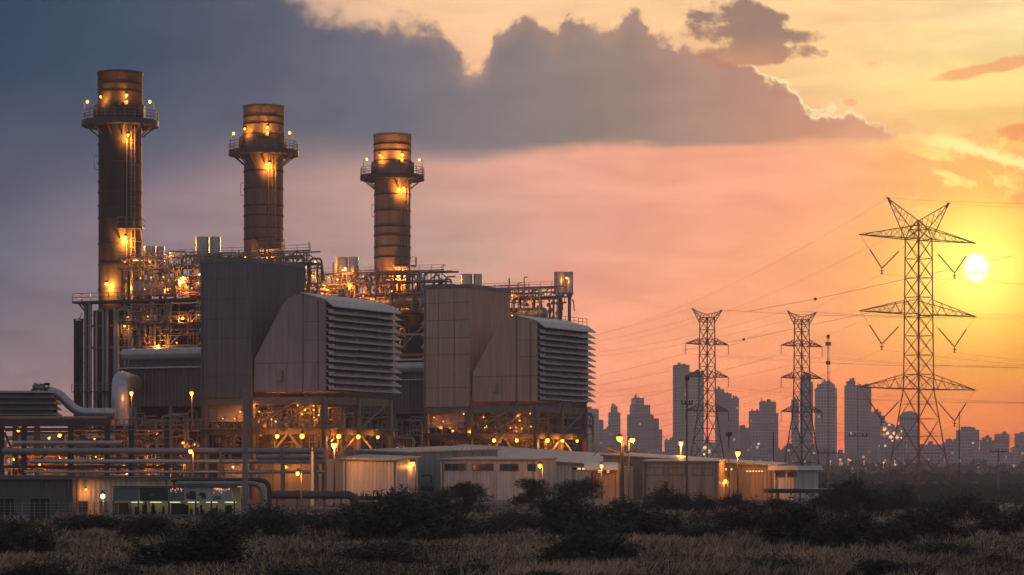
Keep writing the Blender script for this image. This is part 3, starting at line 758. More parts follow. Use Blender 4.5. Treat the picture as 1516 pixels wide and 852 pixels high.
B1 = [(16.2, -6.9, 27.2, .3, 500), (11.8, -6.9, 23.0, .26, 700), (15.5, -5.7, 33.2, .26, 900), (5.5, -6.9, 26.2, .16, 120), (9.5, -5.9, 36.2, .14, 120), (13, -5.6, 37.5, .18, 200), (12, -4.9, 32.0, .14, 200), (18, -5, 34, .18, 300)]
B2 = [(8, -5.8, 36.4, .15, 300), (10.5, -5.8, 34, .18, 400), (13, -5.8, 36.8, .15, 300), (15.5, -5.8, 34.6, .2, 500), (18, -5.8, 36, .18, 400), (19.5, -5.8, 37.8, .2, 400), (21, -6.4, 35, .2, 700), (22.5, -6.9, 31, .22, 800), (24, -6.9, 26, .2, 900), (22.5, -6.9, 22.8, .18, 700), (25.5, -6.9, 29, .18, 700), (12.6, -4, 39.3, .2, 100)]
B3 = [(-2.5, -6.9, 36.4, .24, 600), (.3, -6.9, 34.5, .2, 600), (3, -6.9, 35.8, .26, 1500), (4.6, -6.9, 32, .2, 900), (6, -6.9, 27.5, .2, 1000), (3.5, -6.9, 24, .2, 700), (37.8, -3.6, 38.6, .25, 200), (28, -5.9, 35.5, .14, 200), (32, -5.9, 34.4, .14, 200)]
make_boiler((XX(178, 430), 430, 0), 'dark boiler frame with silver steam drum below the leftmost chimney', 101, False, B1)
make_boiler((XX(390.5, 470), 470, 0), 'boiler with lit pipe tangle showing between the middle and right chimneys', 202, False, B2)
make_boiler((XX(581, 510), 510, 0), 'boiler with sunlit vent pipes showing above the warm beige intake house', 303, True, B3)
# ------------------------------------------------------------------ left end: louvred cooler on a pipe rack, bend pipe
def local(px, py, Y): return (XX(px, Y), Y, ZZ(py, Y))


YR = 335.
ro = thing('louvred_cooler', 'low dark louvred cooler on the rack at the left edge, pipe leaving its top', 'cooler', (XX(40, YR), YR, ZZ(617, YR)), 0)
z0 = 0; hx0, hx1 = XX(-75, YR) - XX(40, YR), XX(79, YR) - XX(40, YR)
MB().box(hx0, hx1 - .5, .7, 6, 0, 2.95).build('body', M['louvre_dark'], ro)
for k in range(4):
    z = .05 + k * .72
    mb = MB(); mb.add([(hx0, .7, z + .68), (hx1 - .5, .7, z + .68), (hx1 + .1, -.15, z + .2), (hx0, -.15, z + .2), (hx0, -.15, z + .08), (hx1 + .1, -.15, z + .08), (hx0, .7, z + .3), (hx1 - .5, .7, z + .3)], [(0, 3, 2, 1), (3, 4, 5, 2), (4, 6, 7, 5)])
    mb.add([(hx1 - .5, .7, z + .68), (hx1 + .1, -.15, z + .2), (hx1 - .5, 6, z + .68), (hx1 + .1, 6, z + .2), (hx1 - .5, 6, z + .3), (hx1 - .5, .7, z + .3), (hx1 + .1, -.15, z + .08), (hx1 + .1, 6, z + .08)], [(0, 1, 3, 2), (1, 6, 7, 3), (6, 5, 4, 7)])
    mb.build('louvre_blade', M['steel'], ro)
MB().box(hx0, hx1 - .1, -.1, 6.2, 2.95, 3.2).build('roof', M['louvre'], ro)
mb = MB(); rng = random.Random(4)
for i in range(9):
    x = rng.uniform(.3, 2.4); z = rng.uniform(3.3, 4.3); mb.bar((x, 1.5, 3.2), (x + rng.uniform(-.5, .5), 1.5, z), .12); mb.box(x - .3, x + .25, 1.2, 1.8, z - .2, z + .1)
mb.cyl((.6, 1.2, 3.9), (1.9, 1.2, 3.5), .38, n=10); mb.build('roof_fan', M['steel'], ro)

sp = MB(); a = [local(60, 579, YR + 2), local(84, 580.5, YR + 2), local(110, 606, YR + 2), local(122, 611, YR + 2), local(172, 612, YR + 2)]
sp.tube(bend(a, 3, 7), .6, 14)
for p, q in ((a[1], a[2]), (a[3], a[4])):
    for t in (.25, .7):
        c = Vector(p).lerp(Vector(q), t); d = (Vector(q) - Vector(p)).normalized(); sp.cyl(c - d * .08, c + d * .08, .66, n=14)
tag(sp.build('duct_pipe', M['insul']), 'silver pipe dropping in an S from the louvred cooler roof', 'pipe')
sp = MB(); YB = 338.; x = XX(178, YB)
sp.tube(bend([(x, YB, 9.4), (x, YB, ZZ(562, YB)), (XX(203, 365), 365, ZZ(562, YB) + .3)], 3.0, 9), 1.1, 20)
for z in (10.5, 12.3): sp.cyl((x, YB, z), (x, YB, z + .12), 1.15, n=20)
tag(sp.build('bend_pipe', M['insul']), 'fat silver pipe with a rounded elbow entering the grey casing', 'pipe')

# the rack that carries them
rk = thing('pipe_rack', 'dark two storey steel pipe rack along the left front of the works', 'pipe rack', (XX(-80, YR), YR, 0), 0)
rx = lambda px: XX(px, YR) - XX(-80, YR)
for px in (-70, 3, 36, 105, 159, 195, 247):
    for y in (0, 9):
        mb = MB(); mb.box(rx(px) - .32, rx(px) + .32, y - .05, y + .05, 0, 9.4); mb.box(rx(px) - .32, rx(px) - .25, y - .3, y + .3, 0, 9.4); mb.box(rx(px) + .25, rx(px) + .32, y - .3, y + .3, 0, 9.4); mb.build('column', M['steel_dark'], rk)
for z, h, x1 in ((9.75, .8, 165), (8.9, .3, 165), (6.0, .5, 258), (4.2, .35, 258)):
    for y in (-.05, 9): MB().bar((rx(-76), y, z), (rx(x1), y, z), .4, h).build('beam', M['steel_dark'], rk)
mb = MB(); mb.box(rx(-76), rx(163), -.3, 9.5, 10.16, 10.3); mb.build('rack_roof', M['steel_dark'], rk)
for a, b in (((6, 640), (30, 700)), ((42, 700), (98, 640)), ((110, 640), (152, 664)), ((200, 664), (240, 640))): MB().bar((rx(a[0]), .4, ZZ(a[1], YR)), (rx(b[0]), .4, ZZ(b[1], YR)), .22).build('brace', M['steel_dark'], rk)
for px in (3, 36, 105, 159, 195, 247):
    for z in (4.2, 6.0): MB().bar((rx(px), 0, z), (rx(px), 9, z), .3).build('tie', M['steel_dark'], rk)
wk = MB().box(rx(165), rx(262), -.8, 9, 8.75, 8.9).build('walkway', M['steel'], rk)
mb = MB(); rail(mb, [(rx(165), -.75, 8.9), (rx(262), -.75, 8.9)], 1.15, 1.5, .08); rail(mb, [(rx(200), -.5, 6.3), (rx(262), -.5, 6.3)], 1.5, 2.2, .1); mb.build('railing', M['steel_warm'], wk)
for (px, py, r, pw) in ((20, 637, .22, 120), (82, 645, .3, 300), (66, 649, .16, 100), (14, 680, .22, 200), (52, 688, .16, 100), (104, 684, .16, 150), (134, 650, .15, 120), (140, 680, .14, 150), (210, 655, .14, 150), (228, 690, .14, 150), (178, 690, .14, 150), (240, 672, .14, 120)):
    bulb(rk, (rx(px), 3.2, ZZ(py, YR + 3)), r, pw, 'sodium_soft', off=(0, -.2, -.4))

# pipes lying along the rack and on past the front of the turbine
for (py, a, b, Y, r, m, lb) in (
        (619, -60, 158, 330.5, .2, 'copper', 'orange tinted pipe along the top edge of the rack'),  # copper tint stands for the orange light on this edge
        (656, 20, 180, 333.5, .3, 'insul', 'short silver pipe, uppermost inside the pipe rack'),
        (668, 4, 479, 333.0, .38, 'insul_dull', 'thick dull pipe, upper one of those crossing below the grey intake house'),
        (677, 380, 480, 331.5, .3, 'insul_dull', 'short dull pipe tucked under the thick crossing pipe'),
        (683.5, 45, 481, 332.0, .27, 'insul', 'bright silver pipe below the thick crossing pipe'),
        (699, 36, 481, 332.0, .2, 'insul', 'thin silver pipe, lowest of the long crossing pipes'),
        (707, -40, 250, 333.0, .28, 'steel_dark', 'dark pipe at the foot of the pipe rack')):
    mb = MB(); A = Vector(local(a, py, Y)); B = Vector(local(b, py, Y)); B.z = A.z
    mb.tube([A, B], r, 12); n = int((b - a) / 42)
    for i in range(1, n + 1): c = A.lerp(B, i / (n + 1)); mb.cyl(c - Vector((.07, 0, 0)), c + Vector((.07, 0, 0)), r * 1.12, n=12)
    tag(mb.build('pipe', M[m]), lb, 'pipe', 'pipes running along the rack')
rngp = random.Random(52)
for i in range(34):                                   # thin lines and droppers inside the rack
    pa = rngp.uniform(-20, 190); pb = pa + rngp.uniform(40, 150); pb = min(pb, 258); y = rngp.uniform(1, 8.5); za = rngp.uniform(3.0, 8.6); zb_ = max(.4, za + rngp.choice((-1, 1)) * rngp.uniform(.6, 2.6)); zb_ = min(zb_, 8.8)
    MB().tube(bend([(rx(pa), y, za), (rx((pa + pb) / 2), y, za), (rx((pa + pb) / 2), y, zb_), (rx(pb), y, zb_)], .35, 4), rngp.uniform(.05, .14), 7).build('small_pipe', M[rngp.choice(('insul_dull', 'steel', 'steel_warm', 'copper'))], rk)
# sleepers carrying them past the turbine
for px, lb in ((288, 'left pipe support frame in front of the beige turbine wall'), (330, 'middle pipe support frame in front of the beige turbine wall'), (420, 'pipe support frame right of the tall concrete pole'), (470, 'pipe support frame beside the pale corrugated shed')):
    x = XX(px, 334); mb = MB(); mb.bar((x, 334.6, 0), (x, 334.6, 6.6), .25); mb.bar((x, 331, 0), (x, 331, 6.6), .25)
    for z in (3.2, 4.45, 5.6): mb.bar((x, 330.8, z), (x, 335, z), .2)
    tag(mb.build('pipe_support', M['steel']), lb, 'pipe support', 'pipe supports')

# valve station glowing behind the rack
vs_ = thing('valve_station', 'crowd of small upright pipes and valves glowing orange behind the pipe rack', 'valve station', (XX(150, 362), 362, 0), 0)
vx = lambda px: XX(px, 362) - XX(150, 362)
MB().box(vx(10), vx(292), 6, 6.4, 0, 9).build('back_wall', M['steel_dark'], vs_)
clutter(vs_, vx(12), vx(290), -3, 5, .2, 8.6, 80, 77, ('insul_dull', 'steel_warm', 'copper', 'insul'), (.07, .2))
rng = random.Random(9)
for i in range(16):
    px = 20 + i * 17.5 + rng.uniform(-6, 6); bulb(vs_, (vx(px), -2.5 + rng.uniform(-1, 2), rng.uniform(2.0, 6.8)), .13, 130, 'sodium_soft', off=(0, -.4, -.2))

# ------------------------------------------------------------------ low sheds and halls
def hall(name, label, cat, pa, pb, Ya, Yb, ya, yb, depth, ra, rb, wm, rm, wins=(), group=None, over=.3, winm='window', doors=(), frame=True):
    xa, xb = XX(pa, Ya), XX(pb, Yb); ang = math.atan2(Yb - Ya, xb - xa); L = math.hypot(xb - xa, Yb - Ya)
    root = thing(name, label, cat, (xa, Ya, 0), ang, group)
    za, zb = ZZ(ya, Ya), ZZ(yb, Yb)
    vs = [(0, 0, 0), (L, 0, 0), (L, 0, zb), (0, 0, za), (0, depth, 0), (L, depth, 0), (L, depth, zb + rb), (0, depth, za + ra)]
    MB().add(vs, [(0, 1, 2, 3), (5, 4, 7, 6), (4, 0, 3, 7), (1, 5, 6, 2), (3, 2, 6, 7)]).build('wall', wm, root)
    if rm:
        t = .14; o = over; e = .015
        vs = [(-o, -o, za + e - ra * o / depth), (L + o, -o, zb + e - rb * o / depth), (L + o, depth + o, zb + rb + e), (-o, depth + o, za + ra + e)]
        vs += [(x, y, z + t) for x, y, z in vs]
        MB().add(vs, [(3, 2, 1, 0), (4, 5, 6, 7), (0, 1, 5, 4), (1, 2, 6, 5), (2, 3, 7, 6), (3, 0, 4, 7)]).build('roof', rm, root)
        mb = MB(); mb.bar((-o, -o - .03, za - .02), (L + o, -o - .03, zb - .02), .14, .16); mb.build('gutter', M['steel'], root)

    def lx(px):
        k = (px - CX) / F; dx_, dy_ = math.cos(ang), math.sin(ang)
        return (k * Ya - xa) / (dx_ - k * dy_)
    for lst, nm in ((wins, 'window'), (doors, 'door')):
        for (p0, p1, q0, q1, *mm) in lst:
            x0, x1 = lx(p0), lx(p1); Yc = Ya + (x0 + x1) / 2 * math.sin(ang); z1, z0 = ZZ(q0, Yc), max(.02, ZZ(q1, Yc))
            if nm == 'window' or frame:
                mb = MB(); w = .07
                for (a, b, c, d) in ((x0 - w, x1 + w, z1, z1 + w), (x0 - w, x1 + w, z0 - w, z0), (x0 - w, x0, z0, z1), (x1, x1 + w, z0, z1)): mb.box(a, b, -.09, -.004, c, d)
                n = max(1, int((x1 - x0) / .75)) if nm == 'window' else 1
                for i in range(1, n): mb.box(x0 + (x1 - x0) * i / n - .025, x0 + (x1 - x0) * i / n + .025, -.06, -.004, z0, z1)
                fo = mb.build(nm, M['steel'], root)
                MB().box(x0, x1, -.035, -.004, z0, z1).build('pane' if nm == 'window' else 'leaf', M[mm[0]] if mm else M[winm], fo)
    rngh = random.Random(len(label))
    for k in range(max(2, int(L / 4))):
        x = .3 + (L - .6) * k / max(1, int(L / 4) - 1) if L > 8 else .3 + (L - .6) * k
        MB().cyl((x, -.09, 0), (x, -.09, min(za, zb) - .1), .055, n=6).build('downpipe', M['steel'], root)
    if L > 6:
        for k in range(int(L / 5)):
            x = rngh.uniform(.8, L - 1.2); MB().box(x, x + rngh.uniform(.3, .6), -.16, -.004, .5, rngh.uniform(.9, 1.4)).build('wall_box', M[rngh.choice(('steel', 'steel_dark', 'panel_blue'))], root)
    MB().box(0.02, L - .02, -.03, -.004, 0, .35).build('plinth', M['concrete'], root)
    root['len'] = L
    return root


sh = hall('corrugated_shed', 'pale corrugated shed with a smooth lamplit end panel behind the big street lamp', 'shed', 508, 588, 285, 283, 680, 682, 6, .4, .3, M['shed'], M['roof'])
MB().box(XX(482, 285) - XX(508, 285), -.02, .02, 6, 0, ZZ(679.5, 285)).build('end_panel', M['wall_beige'], sh)
hall('green_shed', 'tall plain green grey shed just behind the pale corrugated shed', 'shed', 526, 602, 302, 296, 668, 671, 14, .5, .4, M['shed_green'], M['roof'])
hall('workshop_hall', 'wide workshop hall whose pale roof slopes above the four window annex', 'hall', 602, 915, 303, 296, 672.5, 690.5, 22, 1.15, .9, M['shed'], M['roof'], [(848 + 7 * k, 853 + 7 * k, 693, 695.6, 'lit_window' if k % 3 else 'window') for k in range(5)])
hall('window_annex', 'pale flat fronted annex with a strip of four windows facing the bushes', 'annex', 652, 794, 293, 288, 681, 681.5, 5, .15, .15, M['shed'], M['roof'], [(659, 689, 687.5, 696.5), (700, 730, 687.5, 696.5), (741, 767, 688, 697), (782, 793, 688, 697)], over=.12)
hall('canopy_annex', 'small slatted annex with a short white roof right of the round tree', 'annex', 873, 915, 284, 282, 692, 693, 3, .2, .2, M['shed_tan'], None, [(879 + 6.5 * k, 883.5 + 6.5 * k, 695.5, 700, 'lit_window' if k in (1, 3) else 'window') for k in range(5)])
o = thing('white_canopy', 'short curved white canopy over the slatted annex', 'canopy', (XX(865, 283), 283, 0)); L = XX(915, 283) - XX(865, 283)
MB().prism([(-.9, 0), (0, .5), (1.5, .75), (3.0, .75), (3.0, .65), (1.5, .64), (.1, .38), (-.85, -.08)], 0, L).build('canopy_sheet', M['white'], o)
o.children[0].rotation_euler = (0, 0, R(90)); o.children[0].location = (L, -.3, ZZ(694, 283) - .1)
MB().bar((.1, -.9, ZZ(694, 283) - .3), (L - .1, -.9, ZZ(694, 283) - .3), .08).build('front_beam', M['steel'], o)
hall('store_hall', 'long tan store hall with a shallow roof in front of the far pylon', 'hall', 893, 1146, 301, 298, 674.5, 690.5, 24, .35, .25, M['shed_tan'], M['roof'],
     [(1065 + 4.2 * k, 1067.6 + 4.2 * k, 693.5, 696.5, 'lit_window') for k in range(5)] + [(1105 + 4.4 * k, 1107.8 + 4.4 * k, 697, 699, 'lit_window') for k in range(6)])
hall('store_annex', 'tan annex with three barred windows on the front of the long store hall', 'annex', 951, 1064, 294, 292, 684, 684.5, 4, .15, .12, M['shed_tan'], M['roof'], doors=[(984, 988.5, 714, 748, 'steel_dark')], wins=[(956, 982, 693, 703), (989, 1014, 693, 703), (1026, 1055, 693.5, 703)], over=.12, winm='shed_tan')
gb = hall('gate_booth', 'little grey booth with white roof at the right end of the halls', 'booth', 1146, 1181, 294, 292, 697, 697.5, 4, .1, .1, M['shed'], None, [(1149, 1161, 699.5, 706), (1167, 1179, 699.5, 706)])
L = gb['len']; mb = MB(); mb.prism([(-.5, 0), (L + .5, 0), (L + .3, .5), (-.3, .5)], -.6, 4.2); b_ = mb.build('roof', M['white'], gb); b_.location = (0, 0, ZZ(697, 294) + .04)
cp = thing('carport', 'flat dark carport roof on thin posts at the right end of the yard', 'carport', (XX(1134, 272), 272, 0)); L = XX(1262, 272) - XX(1134, 272)
MB().box(0, L, -2.5, 2.5, ZZ(730, 272), ZZ(724, 272)).build('roof', M['steel_dark'], cp)
for t in (.12, .37, .62, .9):
    MB().bar((L * t, -2, 0), (L * t, -2, ZZ(730, 272)), .16).build('post', M['steel'], cp)

# left front sheds
ls = hall('dark_shed', 'long dark shed with open bays at the lower left edge', 'shed', -60, 108, 214, 213, 708, 708, 7, .02, .02, M['shed_dark'], M['steel_dark'], [(45, 74, 738, 768, 'louvre_dark'), (-8, 21, 738, 768, 'louvre_dark')])  # bay openings drawn as dark panes, their shade put into the colour
bs = hall('metal_shed', 'ribbed metal shed with a lit doorway beside the yellow lamp', 'shed', 108, 252, 214, 216, 708.5, 709, 7, .02, .02, M['shed'], M['steel_dark'], [], doors=[(117, 129, 743, 769, 'louvre_dark')])
bulb(bs, (XX(123, 213) - XX(108, 214), -.55, ZZ(725, 213)), .1, 26, 'sodium_soft', off=(0, -.25, -.2))
bulb(bs, (XX(132, 213) - XX(108, 214), -.7, ZZ(768, 213)), .07, 10, 'sodium_soft', off=(0, -.25, .2))

# kiosk row with sign boards and a lit open front
KY = 207.
kr = thing('kiosk', 'low kiosk row with sign boards above a green lit open front', 'kiosk', (XX(168, KY), KY, 0)); kx = lambda px: XX(px, KY) - XX(168, KY); kz = lambda py: ZZ(py, KY)
L = kx(350)
MB().box(0, L, 3.2, 3.3, 0, kz(722)).build('back_wall', M['cream'], kr)
MB().box(-.1, L + .1, -.25, 3.4, kz(722), kz(720)).build('roof', M['steel_dark'], kr)
for i, (a, b, m) in enumerate(((168, 206, 'panel_blue'), (207, 249.5, 'panel_green'), (250, 273, 'panel_blue'), (274, 313, 'panel_white'), (314, 344, 'panel_white'))):
    bd = MB().box(kx(a), kx(b) - .02, -.12, -.06, kz(742), kz(722.5)).build('sign_board', M[m], kr)
    if a == 274:
        mb = MB(); mb.add([(kx(276), -.125, kz(739)), (kx(276), -.125, kz(729)), (kx(279), -.125, kz(731)), (kx(282), -.125, kz(727)), (kx(290), -.125, kz(728)), (kx(290.5), -.125, kz(740))], [(0, 5, 4, 3, 2, 1)])
        mb.add([(kx(294), -.125, kz(733)), (kx(297), -.125, kz(729)), (kx(304), -.125, kz(730)), (kx(306), -.125, kz(739)), (kx(299), -.125, kz(739)), (kx(298), -.125, kz(735))], [(0, 5, 4, 3, 2, 1)])
        mb.build('dark_shape', M['window'], bd)
    if a == 207: MB().add([(kx(220), -.125, kz(733)), (kx(224), -.125, kz(731.5)), (kx(232), -.125, kz(732)), (kx(226), -.125, kz(734))], [(0, 3, 2, 1)]).build('dark_shape', M['panel_blue'], bd)
    if a == 314:
        mb = MB()
        for k in range(4): mb.box(kx(316 + k * 3), kx(318 + k * 3), -.13, -.122, kz(740), kz(735))
        mb.build('dark_mark', M['window'], bd)
for px in (168, 205, 250, 290, 313, 347): MB().bar((kx(px), 0, 0), (kx(px), 0, kz(742)), .12).build('post', M['steel_dark'], kr)
MB().box(0, L, -.15, .3, 0, kz(762)).build('counter', M['panel_blue'], kr)
rng = random.Random(3)
for i in range(26):
    px = rng.uniform(170, 343); h = rng.uniform(.25, .75); w = rng.uniform(.05, .3)
    mb = MB(); mb.box(kx(px), kx(px) + w, 1.2, 1.5, .2, kz(762) + h)
    if i % 3 == 0: mb.cyl((kx(px) + w / 2, 1.35, kz(762) + h), (kx(px) + w / 2, 1.35, kz(762) + h + .2), w * .35, n=8)
    mb.build('stored_goods', M['dark'], kr)
MB().box(kx(168), kx(188), .6, 2.4, 0, kz(745)).build('stored_crate', M['dark'], kr)
MB().cyl((kx(262), .8, kz(762)), (kx(262), .8, kz(746)), .55, n=12).build('stored_drum', M['dark'], kr)
for i in range(6):
    x = kx(196 + i * 28); t = MB().cyl((x - .45, 2.6, kz(744.5)), (x + .45, 2.6, kz(744.5)), .035, n=6).build('fluorescent_tube', M['tube'], kr)
    lamp_light(kr, (x, 2.3, kz(746)), 3.2, (1, .95, .5), .2)
rng = random.Random(8)
for a, b, n in ((252, 270, 18), (316, 340, 26), (372, 384, 0)):
    for i in range(n):
        px = rng.uniform(a, b); MB().sphere((kx(px), -.2, kz(723.5 + rng.random() * rng.random() * 9)), .032, 6, 4).build('festoon_bulb', M['pinkled'], kr)

# dark pipe loops in front
for i, (a, yt, xb, r, Y, m, lb) in enumerate(((254, 711, 399, .2, 238, 'steel_dark', 'outer dark pipe loop bending down beside the tall concrete pole'), (262, 716.5, 389, .22, 237, 'insul_dull', 'inner dark pipe loop bending down beside the tall concrete pole'))):
    mb = MB(); z = ZZ(yt, Y); mb.tube(bend([(XX(a, Y), Y, z), (XX(xb, Y), Y, z), (XX(xb, Y), Y, .1)], 1.0, 7), r, 12)
    mb.bar((XX(a + 4, Y), Y, 0), (XX(a + 4, Y), Y, z - r), .14)
    for px in (a + 20, a + 70): mb.cyl((XX(px, Y), Y, z), (XX(px, Y) + .12, Y, z), r * 1.12, n=12)
    tag(mb.build('pipe_loop', M[m]), lb, 'pipe', 'pipe loops near the kiosk')
mb = MB(); Y = 268; z = ZZ(733, Y); mb.tube(bend([(XX(396, Y), Y, z), (XX(522, Y), Y, z), (XX(527, Y), Y, .1)], .7, 6), .42, 14)
for px in (410, 440, 480, 505): mb.cyl((XX(px, Y), Y, z), (XX(px, Y) + .14, Y, z), .48, n=14); mb.bar((XX(px, Y), Y, 0), (XX(px, Y), Y, z), .15)
tag(mb.build('ground_pipe', M['steel_dark']), 'thick dark pipe on stub posts left of the pale corrugated shed', 'pipe')
mb = MB(); Y = 281
for i in range(40):
    px = 526 + i * 1.7; h = random.uniform(.35, 1.1); mb.bar((XX(px, Y), Y, 0), (XX(px, Y), Y, ZZ(742, Y) + h), .1)
mb.box(XX(526, Y), XX(594, Y), Y, Y + .1, .2, ZZ(735, Y)); tag(mb.build('hedge_screen', M['dark']), 'dark ragged screen fence along the foot of the pale corrugated shed', 'fence')

# guard rail along the yard
gr = thing('guard_rail', 'long pale guard rail along the front of the halls', 'guard rail', (XX(480, 276), 276, 0)); L = XX(1190, 276) - XX(480, 276)
MB().box(0, L, -.04, .04, .55, .78).build('rail', M['galv'], gr); MB().box(0, L, -.03, .03, .1, .22).build('lower_rail', M['steel_dark'], gr)
for k in range(33): MB().box(k * L / 32 - .06, k * L / 32 + .06, .05, .17, 0, .8).build('post', M['steel'], gr)
# wire fence in front of the left sheds
fe = thing('wire_fence', 'thin wire fence with pale posts in front of the left sheds', 'fence', (XX(-20, 203), 203, 0)); L = XX(175, 203) - XX(-20, 203)
for k in range(12):
    MB().bar((k * L / 11, 0, 0), (k * L / 11, 0, 1.5 if k != 1 else 1.7), .07 if k != 1 else .16).build('post', M['concrete' if k != 1 else 'white'], fe)
mb = MB()
for k in range(6): mb.bar((0, 0, .2 + k * .24), (L, 0, .2 + k * .24), .02)
mb.build('wire', M['galv'], fe)

# yard equipment standing before the halls
def equip(px, Y, label, cat, name): return thing(name, label, cat, (XX(px, Y), Y, 0))


e_ = equip(1091, 289, 'grey finned transformer at the foot of the store hall lamp', 'transformer', 'transformer')
MB().box(-.55, .55, -.4, .4, .15, 1.35).build('tank', M['steel'], e_)
mb = MB()
for k in range(9): mb.box(-.5 + k * .115, -.46 + k * .115, -.62, -.4, .3, 1.2)
mb.build('cooling_fins', M['steel_dark'], e_)
for k in range(3): MB().cyl((-.35 + k * .35, 0, 1.35), (-.35 + k * .35, 0, 1.85), .07, .04, 8).build('bushing', M['porcelain'], e_)
for i, (px, lb) in enumerate(((951, 'blue grey drum nearest the paired lamps'), (957, 'blue grey drum in the middle of three before the tan annex'), (963, 'blue grey drum touching the orange tool chest'))):
    e_ = equip(px, 286, lb, 'drum', 'steel_drum'); e_['group'] = 'drums before the tan annex'
    MB().cyl((0, 0, 0), (0, 0, 1.0), .2, n=14).build('shell', M['panel_blue'], e_)
    mb = MB(); [mb.cyl((0, 0, z), (0, 0, z + .05), .22, n=14) for z in (.0, .33, .66, .95)]; mb.build('hoop', M['steel'], e_)
e_ = equip(970, 286, 'orange tool chest beside the blue grey drums', 'chest', 'tool_chest')
MB().box(-.35, .35, -.25, .25, .08, .95).build('body', M['orange'], e_); MB().box(-.38, .38, -.28, .28, .96, 1.08).build('lid', M['orange'], e_)
e_ = equip(632, 296, 'dark machine skid with cylinder on top beside the window annex', 'machine', 'machine_skid')
MB().box(-1.0, 1.1, -.6, .6, 0, 1.5).build('base', M['panel_blue'], e_); MB().cyl((-.7, 0, 2.0), (.8, 0, 2.0), .48, n=14).build('cylinder', M['steel_dark'], e_)
mb = MB(); mb.tube(bend([(.5, 0, 2.3), (.5, 0, 3.3), (-.4, 0, 3.3), (-.4, 0, 3.05)], .3, 4), .12, 8); mb.build('exhaust', M['steel_dark'], e_)
for k in range(3): MB().box(-.85 + k * .65, -.35 + k * .65, -.66, -.605, .3, 1.2).build('hatch', M['steel'], e_)

# ------------------------------------------------------------------ street lamps and poles
def street_lamp(px, py, Y, zb, label, power, pole_m='steel', r=.24, arm=0., pw=.14, m='sodium', double=None):
    x = XX(px, Y) - arm; zt = ZZ(py, Y) + .35
    o = thing('street_lamp', label, 'lamp post', (x, Y, zb), 0, 'sodium lamp posts of the works')
    MB().cyl((0, 0, 0), (0, 0, zt - zb), pw * .75, pw * .45, 8).build('pole', M[pole_m], o)
    mb = MB(); mb.tube([(0, 0, zt - zb - .05), (arm * .4, -.15, zt - zb + .12), (arm, -.3, zt - zb + .1)], .05, 6); mb.build('arm', M[pole_m], o)
    mb = MB(); mb.cyl((arm, -.3, zt - zb - .12), (arm, -.3, zt - zb + .16), r * 1.15, r * .5, 10); h = mb.build('lamp_head', M['steel'], o)
    MB().sphere((arm, -.3, zt - zb - .3), r, 10, 8).build('bulb', M[m], h)
    lamp_light(o, (arm, -.42, zt - zb - .35 - r), power)
    return o


for a in (
    (195, 583, 336, 8.9, 'lamp post on the walkway beside the fat silver elbow pipe', 165, 'steel', .25, 0),
    (284, 583, 338, 8.9, 'lamp post on the walkway at the left edge of the grey intake house', 220, 'steel', .25, 0),
    (282.5, 669, 322, 0, 'lamp post in front of the left end of the beige turbine wall', 385, 'steel', .26, -.3),
    (441, 702, 262, 0, 'short lamp post between the concrete pole and the pale corrugated shed', 231, 'steel', .2, -.35),
    (495, 660, 280.5, 0, 'brightest street lamp, in front of the pale corrugated shed', 880, 'steel_dark', .32, 0),
    (611, 687.5, 287, 0, 'short lamp post between the green shed and the window annex', 121, 'steel', .26, -.3),
    (799, 690.5, 282, 0, 'lamp post at the right end of the four window annex', 231, 'steel', .22, -.3),
    (890.5, 691, 279, 0, 'lamp post in front of the white roofed slatted annex', 181, 'steel', .18, 0),
    (917, 650, 275, 0, 'lamp on the thick dark pole, left one of the close pair before the skyline', 495, 'steel_dark', .33, -.25),
    (936, 652.5, 277, 0, 'lamp on the thin grey pole, right one of the close pair before the skyline', 385, 'steel', .28, .35),
    (1008, 657, 327.5, 0, 'lamp post behind the store hall roof left of the nearer small pylon', 1600, 'steel', .28, 0),
    (1092, 672, 294, 0, 'lamp post before the store hall right of the nearer small pylon', 715, 'steel_dark', .3, 0),
    (1073.5, 713, 296, 0, 'lowest lamp post, against the orange lit wall of the store hall', 80, 'steel', .2, -.3),
    (153, 736, 207.5, 0, 'bright yellow lamp post beside the kiosk and ribbed shed', 33, 'steel', .17, 0, .1, 'yellowlamp'),
): street_lamp(*a)
# cross gear on the thick pole
x = XX(921, 276); mb = MB(); mb.cyl((x, 276.4, 0), (x, 276.4, ZZ(655, 276)), .24, .18, 10)
tag(mb.build('utility_pole', M['steel_dark']), 'stout dark pole carrying hanging drop switches beside the paired lamps', 'pole', 'poles')
mb = MB(); z = ZZ(668, 276); mb.bar((x - 2.4, 276.2, z), (x + 2.6, 276.2, z - .1), .1); mb.bar((x - 2.4, 276.2, z), (x - 3.0, 276.2, z - .5), .08); mb.bar((x - .5, 276.1, z - .15), (x - 1.5, 276.1, z + .3), .16); mb.bar((x + .4, 276.1, z - .2), (x + 1.6, 276.1, z + .2), .16)
mb.build('cross_arm', M['porcelain'], bpy.data.objects['utility_pole']).matrix_parent_inverse = Matrix()


def pole(px, py, Y, r, label, arms=(), m='concrete', zb=0):
    x = XX(px, Y); z = ZZ(py, Y)
    o = thing('utility_pole', label, 'pole', (x, Y, zb), 0, 'poles')
    MB().cyl((0, 0, 0), (0, 0, z - zb), r, r * .65, 10).build('pole', M[m], o)
    for dz_, w in arms:
        mb = MB(); mb.bar((-w, -.1, z - zb - dz_), (w, -.1, z - zb - dz_), .14)
        for t in (-.9, -.3, .5, .95): mb.cyl((w * t, -.1, z - zb - dz_ + .05), (w * t, -.1, z - zb - dz_ + .4), .07, n=6)
        mb.build('cross_arm', M['steel_dark'], o)
    return o


